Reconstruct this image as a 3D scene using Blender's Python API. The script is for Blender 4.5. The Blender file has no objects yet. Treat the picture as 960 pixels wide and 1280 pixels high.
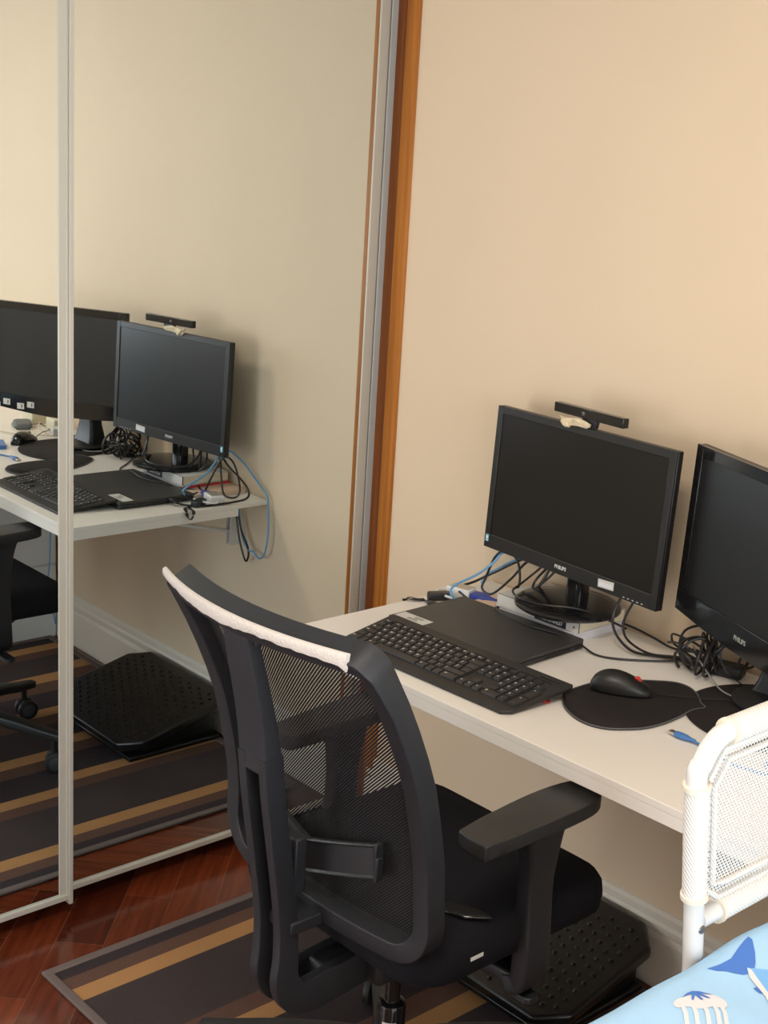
import bpy, bmesh, math, random
from mathutils import Vector, Matrix
random.seed(4)
S = bpy.context.scene
C = S.collection
PI = math.pi

# ---------------------------------------------------------------- camera
cam_d = bpy.data.cameras.new('camera'); cam = bpy.data.objects.new('camera', cam_d); C.objects.link(cam)
R_ = Vector((0.66679253, 0.74302643, 0.05744083)); U_ = Vector((-0.22239774, 0.12482975, 0.96693163)); F_ = Vector((-0.71128543, 0.6575175, -0.24848294))
M_ = Matrix((( R_.x, U_.x, -F_.x, 2.4523), (R_.y, U_.y, -F_.y, -2.2232), (R_.z, U_.z, -F_.z, 1.6655), (0, 0, 0, 1)))
cam.matrix_world = M_
cam_d.sensor_fit = 'HORIZONTAL'; cam_d.sensor_width = 36; cam_d.lens = 1707.68 / 960 * 36
cam_d.clip_start = 0.05
S.camera = cam

# ---------------------------------------------------------------- world and light
w = bpy.data.worlds.new('world'); S.world = w; w.use_nodes = True
w.node_tree.nodes['Background'].inputs[0].default_value = (0.78, 0.88, 1.0, 1)
w.node_tree.nodes['Background'].inputs[1].default_value = 1.6

def area(name, loc, target, sx, sy, power, col):
    d = bpy.data.lights.new(name, 'AREA'); d.shape = 'RECTANGLE'; d.size = sx; d.size_y = sy
    d.energy = power; d.color = col
    o = bpy.data.objects.new(name, d); C.objects.link(o); o.location = loc
    o.rotation_euler = (Vector(target) - Vector(loc)).to_track_quat('-Z', 'Y').to_euler()
    return o
area('window_daylight', (3.56, -1.75, 1.05), (0.0, -1.60, 0.75), 1.8, 1.8, 47, (0.97, 0.985, 1.0))
area('added_front_fill', (0.50, -3.16, 0.78), (0.9, 0.0, 0.35), 0.85, 1.3, 15, (0.95, 0.98, 1.0))  # added fill to brighten the area under the desk, not a known source
area('ceiling_lamp_light', (1.7, -1.7, 2.42), (1.7, -1.7, 0), 0.45, 0.45, 17, (1.0, 0.89, 0.75))

S.view_settings.view_transform = 'Standard'
S.view_settings.look = 'None'
S.view_settings.gamma = 1.0
S.view_settings.use_curve_mapping = False
S.view_settings.exposure = 0.24
S.cycles.use_denoising = True
S.cycles.max_bounces = 10
S.cycles.transparent_max_bounces = 16

# ---------------------------------------------------------------- materials
MATS = {}
def mat(name, col=(0.8, 0.8, 0.8), rough=0.5, metal=0.0, noise=0.0, nscale=60, bump=0.0, bscale=400, spec=0.5, emit=None, coat=0.0):
    if name in MATS: return MATS[name]
    m = bpy.data.materials.new(name); m.use_nodes = True
    nt = m.node_tree; b = nt.nodes['Principled BSDF']
    b.inputs['Base Color'].default_value = (*col, 1); b.inputs['Roughness'].default_value = rough
    b.inputs['Metallic'].default_value = metal; b.inputs['Specular IOR Level'].default_value = spec
    b.inputs['Coat Weight'].default_value = coat
    tc = nt.nodes.new('ShaderNodeTexCoord')
    if noise:
        n = nt.nodes.new('ShaderNodeTexNoise'); n.inputs['Scale'].default_value = nscale; n.inputs['Detail'].default_value = 4
        nt.links.new(tc.outputs['Object'], n.inputs['Vector'])
        r = nt.nodes.new('ShaderNodeValToRGB')
        r.color_ramp.elements[0].color = (*[c * (1 - noise) for c in col], 1); r.color_ramp.elements[0].position = .3
        r.color_ramp.elements[1].color = (*[min(1, c * (1 + noise)) for c in col], 1); r.color_ramp.elements[1].position = .7
        nt.links.new(n.outputs['Fac'], r.inputs['Fac']); nt.links.new(r.outputs['Color'], b.inputs['Base Color'])
    if bump:
        n2 = nt.nodes.new('ShaderNodeTexNoise'); n2.inputs['Scale'].default_value = bscale; n2.inputs['Detail'].default_value = 3
        nt.links.new(tc.outputs['Object'], n2.inputs['Vector'])
        bp = nt.nodes.new('ShaderNodeBump'); bp.inputs['Strength'].default_value = bump; bp.inputs['Distance'].default_value = 0.002
        nt.links.new(n2.outputs['Fac'], bp.inputs['Height']); nt.links.new(bp.outputs['Normal'], b.inputs['Normal'])
    MATS[name] = m
    return m

def nodes(m):
    return m.node_tree, m.node_tree.nodes['Principled BSDF']
def math_node(nt, op, a, b=None, c=None):
    n = nt.nodes.new('ShaderNodeMath'); n.operation = op
    for i, x in enumerate((a, b, c)):
        if x is None: continue
        if isinstance(x, (int, float)): n.inputs[i].default_value = x
        else: nt.links.new(x, n.inputs[i])
    return n.outputs[0]

M_WALL = mat('wall_paint', (0.78, 0.62, 0.44), 0.75, noise=0.015, nscale=3, bump=0.05, bscale=120)
M_CEIL = mat('ceiling_paint', (0.82, 0.80, 0.75), 0.9)
M_SKIRT = mat('skirting_paint', (0.80, 0.74, 0.64), 0.45)
M_DESK = mat('white_laminate', (0.90, 0.845, 0.775), 0.38, noise=0.01, nscale=5)
M_WHITE = mat('white_paint', (0.80, 0.79, 0.76), 0.4)
M_ALU = mat('champagne_aluminium', (0.56, 0.55, 0.49), 0.45, metal=0.25)
M_ALU2 = mat('satin_aluminium', (0.50, 0.52, 0.50), 0.45, metal=0.25)
M_DARKGAP = mat('dark_recess', (0.012, 0.010, 0.009), 0.9)
M_BLKPL = mat('black_plastic', (0.016, 0.017, 0.020), 0.42, bump=0.15, bscale=1500)
M_CHPL = mat('chair_plastic', (0.0165, 0.018, 0.0225), 0.46, bump=0.25, bscale=900)
M_ARM = mat('armrest_polyurethane', (0.020, 0.020, 0.021), 0.42, noise=0.15, nscale=20, bump=0.15, bscale=700)
M_GLOSS = mat('gloss_black_plastic', (0.010, 0.010, 0.011), 0.12)
M_SEAT = mat('black_seat_fabric', (0.010, 0.010, 0.013), 0.92, noise=0.25, nscale=500, bump=0.5, bscale=1200, spec=0.2)
M_KEYB = mat('keyboard_plastic', (0.022, 0.021, 0.020), 0.5, bump=0.1, bscale=1500)
M_KEY = mat('key_plastic', (0.027, 0.0255, 0.024), 0.42)
M_PRINT = mat('white_print', (0.75, 0.75, 0.72), 0.6)
M_SCREEN = mat('matte_screen', (0.006, 0.0055, 0.005), 0.32, spec=0.40)
M_BEZEL = mat('monitor_bezel', (0.012, 0.0115, 0.011), 0.38, bump=0.1, bscale=1500)
M_LAPTOP = mat('laptop_lid', (0.044, 0.041, 0.038), 0.47, noise=0.12, nscale=14)
M_RUBBER = mat('black_rubber', (0.013, 0.013, 0.014), 0.55)
M_FOOT = mat('footrest_plastic', (0.007, 0.008, 0.009), 0.28)
M_CABLE = mat('black_cable', (0.012, 0.011, 0.011), 0.4)
M_CBLUE = mat('blue_cable', (0.13, 0.36, 0.62), 0.4)
M_CGREY = mat('beige_cable', (0.62, 0.55, 0.42), 0.5)
M_VGA = mat('vga_blue', (0.035, 0.065, 0.36), 0.4)
M_USBB = mat('usb_blue', (0.07, 0.20, 0.50), 0.45)
M_METAL = mat('connector_metal', (0.7, 0.68, 0.62), 0.3, metal=0.9)
M_STICK = mat('paper_sticker', (0.68, 0.66, 0.62), 0.6)
M_STGREY = mat('sticker_print', (0.13, 0.12, 0.12), 0.6)
M_BOOKP = mat('book_pages', (0.82, 0.74, 0.56), 0.8, noise=0.06, nscale=300)
M_BOOKW = mat('white_book_cover', (0.78, 0.76, 0.78), 0.5)
M_BOOKO = mat('peach_book_cover', (0.78, 0.40, 0.22), 0.5)
M_BOOKK = mat('black_book_spine', (0.02, 0.02, 0.025), 0.4)
M_RED = mat('red_plastic', (0.62, 0.04, 0.03), 0.4)
M_TEAL = mat('teal_sticker', (0.10, 0.42, 0.52), 0.5)
M_TAPE = mat('masking_tape', (0.72, 0.60, 0.40), 0.7, noise=0.12, nscale=90, bump=0.6, bscale=120)
M_BANDW = mat('white_towel_band', (0.62, 0.575, 0.535), 0.85, bump=0.7, bscale=260)
M_BED = mat('bed_white_board', (0.78, 0.80, 0.79), 0.35)
M_TUBE = mat('white_enamel_tube', (0.74, 0.73, 0.71), 0.22)
M_BEAD = mat('cream_binding', (0.80, 0.72, 0.60), 0.7)
M_SOCKET = mat('cream_adapter', (0.74, 0.68, 0.50), 0.5)
M_PAD = mat('mouse_pad_cloth', (0.020, 0.016, 0.016), 0.8, bump=0.3, bscale=1500, spec=0.3)
M_SHEET = mat('light_blue_sheet', (0.38, 0.60, 0.82), 0.8, noise=0.05, nscale=9, bump=0.15, bscale=700, spec=0.2)
M_SHB = mat('sheet_print_blue', (0.075, 0.19, 0.56), 0.8, spec=0.2)
M_SHL = mat('sheet_print_mid_blue', (0.20, 0.44, 0.78), 0.8, spec=0.2)
M_SHW = mat('sheet_print_white', (0.72, 0.69, 0.70), 0.8, spec=0.2)
M_PLANT = mat('paper_grey', (0.6, 0.6, 0.58), 0.6)

# mirror
M_MIRROR = mat('silvered_mirror', (0.76, 0.83, 0.85), 0.0, metal=1.0)

# wood of the jamb
def wood_mat(name, c1, c2, axis_scale):
    m = mat(name, c1, 0.5, spec=0.25); nt, b = nodes(m)
    tc = nt.nodes.new('ShaderNodeTexCoord'); mp = nt.nodes.new('ShaderNodeMapping'); mp.inputs['Scale'].default_value = axis_scale
    n = nt.nodes.new('ShaderNodeTexNoise'); n.inputs['Scale'].default_value = 1; n.inputs['Detail'].default_value = 5
    r = nt.nodes.new('ShaderNodeValToRGB'); r.color_ramp.elements[0].color = (*c1, 1); r.color_ramp.elements[1].color = (*c2, 1)
    r.color_ramp.elements[0].position = .3; r.color_ramp.elements[1].position = .72
    nt.links.new(tc.outputs['Object'], mp.inputs['Vector']); nt.links.new(mp.outputs[0], n.inputs['Vector'])
    nt.links.new(n.outputs['Fac'], r.inputs['Fac']); nt.links.new(r.outputs[0], b.inputs['Base Color'])
    return m
M_WOOD = wood_mat('varnished_jamb_wood', (0.30, 0.095, 0.012), (0.50, 0.185, 0.026), (90, 90, 2.2))
M_WOODD = wood_mat('dark_jamb_wood', (0.13, 0.035, 0.008), (0.24, 0.075, 0.014), (90, 90, 2.2))

# parquet: planks laid diagonally
def parquet():
    m = mat('parquet', (0.2, 0.05, 0.02), 0.16, coat=0.25); nt, b = nodes(m)
    tc = nt.nodes.new('ShaderNodeTexCoord')
    mp = nt.nodes.new('ShaderNodeMapping'); mp.inputs['Rotation'].default_value = (0, 0, math.radians(44.5)); mp.inputs['Location'].default_value = (0.12, 0.073, 0)
    nt.links.new(tc.outputs['Object'], mp.inputs['Vector'])
    br = nt.nodes.new('ShaderNodeTexBrick')
    br.offset = 0.5; br.inputs['Scale'].default_value = 1; br.inputs['Brick Width'].default_value = 0.42; br.inputs['Row Height'].default_value = 0.105
    br.inputs['Mortar Size'].default_value = 0.0011; br.inputs['Mortar Smooth'].default_value = 0.3; br.inputs['Bias'].default_value = 0.0
    br.inputs['Color1'].default_value = (0.075, 0.014, 0.007, 1); br.inputs['Color2'].default_value = (0.205, 0.044, 0.016, 1)
    br.inputs['Mortar'].default_value = (0.17, 0.07, 0.04, 1)
    nt.links.new(mp.outputs[0], br.inputs['Vector'])
    mp2 = nt.nodes.new('ShaderNodeMapping'); mp2.inputs['Scale'].default_value = (5, 60, 1)
    nt.links.new(mp.outputs[0], mp2.inputs['Vector'])
    n = nt.nodes.new('ShaderNodeTexNoise'); n.inputs['Scale'].default_value = 1; n.inputs['Detail'].default_value = 6
    nt.links.new(mp2.outputs[0], n.inputs['Vector'])
    r = nt.nodes.new('ShaderNodeValToRGB'); r.color_ramp.elements[0].color = (0.62, 0.62, 0.62, 1); r.color_ramp.elements[1].color = (1.25, 1.2, 1.1, 1)
    r.color_ramp.elements[0].position = .3; r.color_ramp.elements[1].position = .7
    nt.links.new(n.outputs['Fac'], r.inputs['Fac'])
    mx = nt.nodes.new('ShaderNodeMix'); mx.data_type = 'RGBA'; mx.blend_type = 'MULTIPLY'; mx.inputs['Factor'].default_value = 1
    nt.links.new(br.outputs['Color'], mx.inputs['A']); nt.links.new(r.outputs[0], mx.inputs['B'])
    nt.links.new(mx.outputs['Result'], b.inputs['Base Color'])
    return m
M_PARQ = parquet()

# woven rug: stripes across x
def rug_mat():
    m = mat('woven_rug', (0.05, 0.04, 0.04), 0.9, spec=0.15); nt, b = nodes(m)
    tc = nt.nodes.new('ShaderNodeTexCoord'); sx = nt.nodes.new('ShaderNodeSeparateXYZ'); nt.links.new(tc.outputs['Object'], sx.inputs[0])
    L = 1.46
    DK = (0.064, 0.049, 0.050); DD = (0.048, 0.037, 0.041); BR = (0.135, 0.074, 0.056); GO = (0.47, 0.250, 0.105)
    st = [(0, DD), (0.050, BR), (0.091, GO), (0.135, DK), (0.318, BR), (0.361, GO), (0.408, DD), (0.520, BR), (0.580, GO), (0.630, DK), (0.79, BR), (0.85, GO), (0.905, DD),
          (1.02, BR), (1.095, GO), (1.155, DK), (1.30, BR), (1.35, GO), (1.40, DD)]
    r = nt.nodes.new('ShaderNodeValToRGB'); r.color_ramp.interpolation = 'CONSTANT'
    e = r.color_ramp.elements
    e[0].position = 0; e[0].color = (*st[0][1], 1); e[1].position = st[1][0] / L; e[1].color = (*st[1][1], 1)
    for p, c in st[2:]:
        q = e.new(p / L); q.color = (*c, 1)
    nt.links.new(math_node(nt, 'DIVIDE', sx.outputs[0], L), r.inputs['Fac'])
    # weave: fine ribs
    wv = nt.nodes.new('ShaderNodeTexWave'); wv.wave_type = 'BANDS'; wv.bands_direction = 'Y'; wv.inputs['Scale'].default_value = 95; wv.inputs['Distortion'].default_value = 0.6
    wx = nt.nodes.new('ShaderNodeTexWave'); wx.wave_type = 'BANDS'; wx.bands_direction = 'X'; wx.inputs['Scale'].default_value = 60; wx.inputs['Distortion'].default_value = 0.6
    nt.links.new(tc.outputs['Object'], wv.inputs['Vector']); nt.links.new(tc.outputs['Object'], wx.inputs['Vector'])
    s = math_node(nt, 'MULTIPLY', wv.outputs['Fac'], wx.outputs['Fac'])
    f = math_node(nt, 'MULTIPLY_ADD', s, 0.55, 0.80)
    mx = nt.nodes.new('ShaderNodeMix'); mx.data_type = 'RGBA'; mx.blend_type = 'MULTIPLY'; mx.inputs['Factor'].default_value = 1
    cb = nt.nodes.new('ShaderNodeCombineColor')
    for i in range(3): nt.links.new(f, cb.inputs[i])
    nt.links.new(r.outputs[0], mx.inputs['A']); nt.links.new(cb.outputs[0], mx.inputs['B'])
    nt.links.new(mx.outputs['Result'], b.inputs['Base Color'])
    bp = nt.nodes.new('ShaderNodeBump'); bp.inputs['Strength'].default_value = 0.5; bp.inputs['Distance'].default_value = 0.002
    nt.links.new(s, bp.inputs['Height']); nt.links.new(bp.outputs['Normal'], b.inputs['Normal'])
    return m
M_RUG = rug_mat()
M_RUGB = mat('rug_binding', (0.16, 0.125, 0.115), 0.85, bump=0.6, bscale=500, spec=0.2)

# chair back net: slanted slits cut right through
def slit_mat(name, col, pitch, duty, ax, az, rough=0.6):
    m = mat(name, col, rough, spec=0.3); nt, b = nodes(m)
    tc = nt.nodes.new('ShaderNodeTexCoord'); sx = nt.nodes.new('ShaderNodeSeparateXYZ'); nt.links.new(tc.outputs['Object'], sx.inputs[0])
    t = math_node(nt, 'ADD', math_node(nt, 'MULTIPLY', sx.outputs[0], ax), math_node(nt, 'MULTIPLY', sx.outputs[2], az))
    fr = math_node(nt, 'FRACT', math_node(nt, 'ADD', math_node(nt, 'DIVIDE', t, pitch), 100.0))
    a = math_node(nt, 'LESS_THAN', fr, duty)
    nt.links.new(a, b.inputs['Alpha'])
    return m
M_NET = slit_mat('chair_back_net', (0.016, 0.016, 0.018), 0.0038, 0.71, 0.70, -0.72)

# bed guard net: small holes
def hole_mat():
    m = mat('white_open_net', (0.74, 0.73, 0.70), 0.6); nt, b = nodes(m)
    tc = nt.nodes.new('ShaderNodeTexCoord'); sx = nt.nodes.new('ShaderNodeSeparateXYZ'); nt.links.new(tc.outputs['Object'], sx.inputs[0])
    row = math_node(nt, 'FLOOR', math_node(nt, 'DIVIDE', math_node(nt, 'ADD', sx.outputs[2], 10), 0.0042))
    off = math_node(nt, 'MULTIPLY', math_node(nt, 'MODULO', row, 2.0), 0.5)
    u = math_node(nt, 'FRACT', math_node(nt, 'ADD', math_node(nt, 'DIVIDE', math_node(nt, 'ADD', sx.outputs[1], 10), 0.0062), off))
    v = math_node(nt, 'FRACT', math_node(nt, 'DIVIDE', math_node(nt, 'ADD', sx.outputs[2], 10), 0.0042))
    du = math_node(nt, 'ABSOLUTE', math_node(nt, 'SUBTRACT', u, 0.5)); dv = math_node(nt, 'ABSOLUTE', math_node(nt, 'SUBTRACT', v, 0.5))
    d = math_node(nt, 'ADD', math_node(nt, 'MULTIPLY', du, 0.9), math_node(nt, 'MULTIPLY', dv, 0.9))
    nt.links.new(math_node(nt, 'GREATER_THAN', d, 0.34), b.inputs['Alpha'])
    b.inputs['Subsurface Weight'].default_value = 0.0
    return m
M_GNET = hole_mat()
# guard sleeve: zig-zag knit, solid
def sleeve_mat():
    m = mat('knitted_sleeve', (0.86, 0.84, 0.80), 0.65); nt, b = nodes(m)
    tc = nt.nodes.new('ShaderNodeTexCoord')
    wv = nt.nodes.new('ShaderNodeTexWave'); wv.wave_type = 'BANDS'; wv.bands_direction = 'DIAGONAL'; wv.inputs['Scale'].default_value = 105; wv.inputs['Distortion'].default_value = 1.5
    nt.links.new(tc.outputs['Object'], wv.inputs['Vector'])
    r = nt.nodes.new('ShaderNodeValToRGB'); r.color_ramp.elements[0].color = (0.72, 0.69, 0.64, 1); r.color_ramp.elements[1].color = (0.84, 0.82, 0.78, 1)
    r.color_ramp.elements[0].position = .1; r.color_ramp.elements[1].position = .6
    nt.links.new(wv.outputs['Fac'], r.inputs['Fac']); nt.links.new(r.outputs[0], b.inputs['Base Color'])
    bp = nt.nodes.new('ShaderNodeBump'); bp.inputs['Strength'].default_value = .5; bp.inputs['Distance'].default_value = .001
    nt.links.new(wv.outputs['Fac'], bp.inputs['Height']); nt.links.new(bp.outputs['Normal'], b.inputs['Normal'])
    return m
M_SLEEVE = sleeve_mat()

# ---------------------------------------------------------------- mesh helpers
def obj(name, bm, mats, parent=None, smooth=True, bevel=0, seg=2, loc=None, rot=None, ang=40):
    me = bpy.data.meshes.new(name)
    bmesh.ops.recalc_face_normals(bm, faces=bm.faces[:])
    bm.to_mesh(me); bm.free()
    if not isinstance(mats, (list, tuple)): mats = [mats]
    for m in mats: me.materials.append(m)
    o = bpy.data.objects.new(name, me); C.objects.link(o)
    if parent is not None: o.parent = parent
    if loc is not None: o.location = loc
    if rot is not None: o.rotation_euler = rot
    if bevel:
        md = o.modifiers.new('bevel', 'BEVEL'); md.width = bevel; md.segments = seg; md.limit_method = 'ANGLE'; md.angle_limit = math.radians(35)
        md.harden_normals = False
    if smooth:
        me.shade_smooth()
        me.set_sharp_from_angle(angle=math.radians(ang))
    return o
def raw(name, bm, mats, parent=None, **k):   # keeps the winding given
    me = bpy.data.meshes.new(name); bm.to_mesh(me); bm.free()
    for m in (mats if isinstance(mats, (list, tuple)) else [mats]): me.materials.append(m)
    o = bpy.data.objects.new(name, me); C.objects.link(o)
    if parent is not None: o.parent = parent
    return o
def BM(): return bmesh.new()
def box(bm, x0, x1, y0, y1, z0, z1, mi=0, M=None):
    vs = [bm.verts.new(Vector(p) if M is None else M @ Vector(p)) for p in
          ((x0, y0, z0), (x1, y0, z0), (x1, y1, z0), (x0, y1, z0), (x0, y0, z1), (x1, y0, z1), (x1, y1, z1), (x0, y1, z1))]
    fs = []
    for q in ((0, 3, 2, 1), (4, 5, 6, 7), (0, 1, 5, 4), (1, 2, 6, 5), (2, 3, 7, 6), (3, 0, 4, 7)):
        f = bm.faces.new([vs[i] for i in q]); f.material_index = mi; fs.append(f)
    return fs
def prism(bm, pts, h0, h1, M=None, mi=0):
    """pts: 2D polygon in xy, extruded from z=h0 to h1, then M"""
    a = [bm.verts.new((M @ Vector((x, y, h0))) if M else (x, y, h0)) for x, y in pts]
    b = [bm.verts.new((M @ Vector((x, y, h1))) if M else (x, y, h1)) for x, y in pts]
    n = len(pts); fs = [bm.faces.new(a[::-1]), bm.faces.new(b)]
    for i in range(n): fs.append(bm.faces.new((a[i], a[(i + 1) % n], b[(i + 1) % n], b[i])))
    for f in fs: f.material_index = mi
    return fs
def lathe(bm, prof, cx=0, cy=0, n=40, M=None, mi=0):
    rings = []
    for r, z in prof:
        rings.append([bm.verts.new((M or Matrix()) @ Vector((cx + r * math.cos(2 * PI * i / n), cy + r * math.sin(2 * PI * i / n), z))) for i in range(n)])
    fs = []
    for A, B in zip(rings[:-1], rings[1:]):
        for i in range(n): fs.append(bm.faces.new((A[i], A[(i + 1) % n], B[(i + 1) % n], B[i])))
    fs.append(bm.faces.new(rings[0][::-1])); fs.append(bm.faces.new(rings[-1]))
    for f in fs: f.material_index = mi
def crom(P, k=8, closed=False):
    P = [Vector(p) for p in P]; n = len(P); out = []
    rng = range(n) if closed else range(n - 1)
    for i in rng:
        p0 = P[(i - 1) % n] if closed or i > 0 else P[0] * 2 - P[1]
        p1 = P[i]; p2 = P[(i + 1) % n]
        p3 = P[(i + 2) % n] if closed or i + 2 < n else P[-1] * 2 - P[-2]
        for j in range(k):
            t = j / k
            out.append(0.5 * ((2 * p1) + (p2 - p0) * t + (2 * p0 - 5 * p1 + 4 * p2 - p3) * t * t + (3 * p1 - p0 - 3 * p2 + p3) * t ** 3))
    if not closed: out.append(P[-1])
    return out
def tube(bm, P, r, n=8, closed=False, smooth_k=0, mi=0, taper=None):
    if smooth_k: P = crom(P, smooth_k, closed)
    P = [Vector(p) for p in P]; N = len(P)
    T = []
    for i in range(N):
        if closed: t = P[(i + 1) % N] - P[i - 1]
        else: t = P[min(i + 1, N - 1)] - P[max(i - 1, 0)]
        T.append(t.normalized() if t.length > 1e-9 else Vector((0, 0, 1)))
    up = Vector((0, 0, 1)) if abs(T[0].z) < .9 else Vector((1, 0, 0))
    u = (up - T[0] * up.dot(T[0])).normalized(); rings = []
    for i in range(N):
        u = (u - T[i] * u.dot(T[i])).normalized(); v = T[i].cross(u)
        rr = r if taper is None else r * taper(i / (N - 1))
        rings.append([bm.verts.new(P[i] + (u * math.cos(2 * PI * k / n) + v * math.sin(2 * PI * k / n)) * rr) for k in range(n)])
    L = N if closed else N - 1
    for i in range(L):
        A = rings[i]; B = rings[(i + 1) % N]
        for k in range(n):
            f = bm.faces.new((A[k], A[(k + 1) % n], B[(k + 1) % n], B[k])); f.material_index = mi
    if not closed:
        f = bm.faces.new(rings[0][::-1]); f.material_index = mi; f = bm.faces.new(rings[-1]); f.material_index = mi
def sweep(bm, P, NRM, w, d, closed=False, mi=0, rnd=0.3, n=4):
    """rounded-rectangle section: w across (in the plane of the path), d along NRM. w, d numbers or functions of t"""
    P = [Vector(p) for p in P]; N = len(P); rings = []
    for i in range(N):
        t = (P[(i + 1) % N] - P[i - 1]) if closed else (P[min(i + 1, N - 1)] - P[max(i - 1, 0)])
        t.normalize(); nn = Vector(NRM[i] if isinstance(NRM, list) else NRM); nn = (nn - t * nn.dot(t)).normalized(); s = t.cross(nn)
        tt = i / max(1, N - 1); ww = (w(tt) if callable(w) else w) / 2; dd = (d(tt) if callable(d) else d) / 2
        rr = rnd * min(ww, dd); ring = []
        for sx_, sy_, a0 in ((1, 1, 0), (-1, 1, 90), (-1, -1, 180), (1, -1, 270)):
            for k in range(n + 1):
                a = math.radians(a0 + 90 * k / n)
                ring.append(bm.verts.new(P[i] + s * (sx_ * (ww - rr) + rr * math.cos(a)) + nn * (sy_ * (dd - rr) + rr * math.sin(a))))
        rings.append(ring)
    m = len(rings[0])
    for i in range(N if closed else N - 1):
        A = rings[i]; B = rings[(i + 1) % N]
        for k in range(m):
            f = bm.faces.new((A[k], A[(k + 1) % m], B[(k + 1) % m], B[k])); f.material_index = mi
    if not closed:
        f = bm.faces.new(rings[0][::-1]); f.material_index = mi; f = bm.faces.new(rings[-1]); f.material_index = mi
def rrect(x0, x1, y0, y1, r, n=5):
    out = []
    for cx, cy, a0 in ((x1 - r, y1 - r, 0), (x0 + r, y1 - r, 90), (x0 + r, y0 + r, 180), (x1 - r, y0 + r, 270)):
        for k in range(n + 1):
            a = math.radians(a0 + 90 * k / n); out.append((cx + r * math.cos(a), cy + r * math.sin(a)))
    return out
def text(bm, s, size, M, mi=0, ext=0.0002, bold=False, sx=1.0):
    cu = bpy.data.curves.new('lettering', 'FONT'); cu.body = s; cu.size = size; cu.extrude = ext; cu.align_x = 'CENTER'; cu.align_y = 'CENTER'
    if bold: cu.offset = size * 0.02
    cu.resolution_u = 2
    o = bpy.data.objects.new('lettering', cu); C.objects.link(o)
    dg = bpy.context.evaluated_depsgraph_get(); dg.update()
    me = bpy.data.meshes.new_from_object(o.evaluated_get(dg))
    k = len(bm.faces); tmp = bmesh.new(); tmp.from_mesh(me)
    mp = {}
    for v in tmp.verts: mp[v.index] = bm.verts.new(M @ Vector((v.co.x * sx, v.co.y, v.co.z)))
    for f in tmp.faces:
        try:
            g = bm.faces.new([mp[v.index] for v in f.verts]); g.material_index = mi
        except ValueError: pass
    tmp.free(); C.objects.unlink(o); bpy.data.objects.remove(o); bpy.data.meshes.remove(me); bpy.data.curves.remove(cu)
def thing(name, label, cat, loc=(0, 0, 0), rotz=0, group=None):
    o = bpy.data.objects.new(name, None); C.objects.link(o); o.empty_display_size = 0.05
    o.location = loc; o.rotation_euler = (0, 0, rotz); return tag(o, label, cat, group)
def tag(o, label, cat, group=None, kind=None):
    o['label'] = label; o['category'] = cat
    if group: o['group'] = group
    if kind: o['kind'] = kind
    return o
def struct(o): o['kind'] = 'structure'; return o
def Rz(a): return Matrix.Rotation(a, 4, 'Z')
def Rx(a): return Matrix.Rotation(a, 4, 'X')
def Ry(a): return Matrix.Rotation(a, 4, 'Y')
def T(x, y, z): return Matrix.Translation((x, y, z))

# ---------------------------------------------------------------- the room
XR, YB, ZC = 3.6, -3.2, 2.6
bm = BM(); box(bm, -0.7, XR + .1, YB - .1, 0.1, -0.1, 0); struct(obj('floor', bm, M_PARQ, smooth=False))
bm = BM(); box(bm, -0.7, XR + .1, YB - .1, 0.1, ZC, ZC + .1); struct(obj('ceiling', bm, M_CEIL, smooth=False))
bm = BM(); box(bm, -0.7, XR + .1, 0, 0.1, 0, ZC); struct(obj('wall_back', bm, M_WALL, smooth=False))
BX0, BX1, BZ0, BZ1 = 0.06, 0.94, 0.06, 2.10  # opening added in the front wall to go with the fill light
bm = BM(); box(bm, -0.7, BX0, YB - .1, YB, 0, ZC); box(bm, BX1, XR + .1, YB - .1, YB, 0, ZC); box(bm, BX0, BX1, YB - .1, YB, BZ1, ZC); box(bm, BX0, BX1, YB - .1, YB, 0, BZ0); struct(obj('wall_front', bm, M_WALL, smooth=False))
bm = BM()
WY0, WY1, WZ0, WZ1 = -2.70, -0.80, 0.12, 2.25
box(bm, XR, XR + .1, YB, WY0, 0, ZC); box(bm, XR, XR + .1, WY1, 0, 0, ZC)
box(bm, XR, XR + .1, WY0, WY1, 0, WZ0); box(bm, XR, XR + .1, WY0, WY1, WZ1, ZC)
struct(obj('wall_right', bm, M_WALL, smooth=False))
bm = BM(); box(bm, -0.7, -0.65, YB, 0, 0, ZC); struct(obj('wall_left', bm, M_WALL, smooth=False))
win = bpy.data.objects.new('window_1', None); C.objects.link(win); struct(win)
bm = BM()
for a, b_ in ((WY0, WY0 + .05), (WY1 - .05, WY1), ((WY0 + WY1) / 2 - .03, (WY0 + WY1) / 2 + .03)): box(bm, XR + .02, XR + .07, a, b_, WZ0, WZ1)
box(bm, XR + .02, XR + .07, WY0, WY1, WZ0, WZ0 + .05); box(bm, XR + .02, XR + .07, WY0, WY1, WZ1 - .05, WZ1)
obj('window_frame', bm, M_WHITE, win, smooth=False, bevel=.004)
mg = mat('window_glass', (1, 1, 1), 0.0); mg.node_tree.nodes['Principled BSDF'].inputs['Transmission Weight'].default_value = 1
bm = BM(); box(bm, XR + .042, XR + .046, WY0 + .05, WY1 - .05, WZ0 + .05, WZ1 - .05); obj('window_pane', bm, mg, win, smooth=False)

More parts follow.
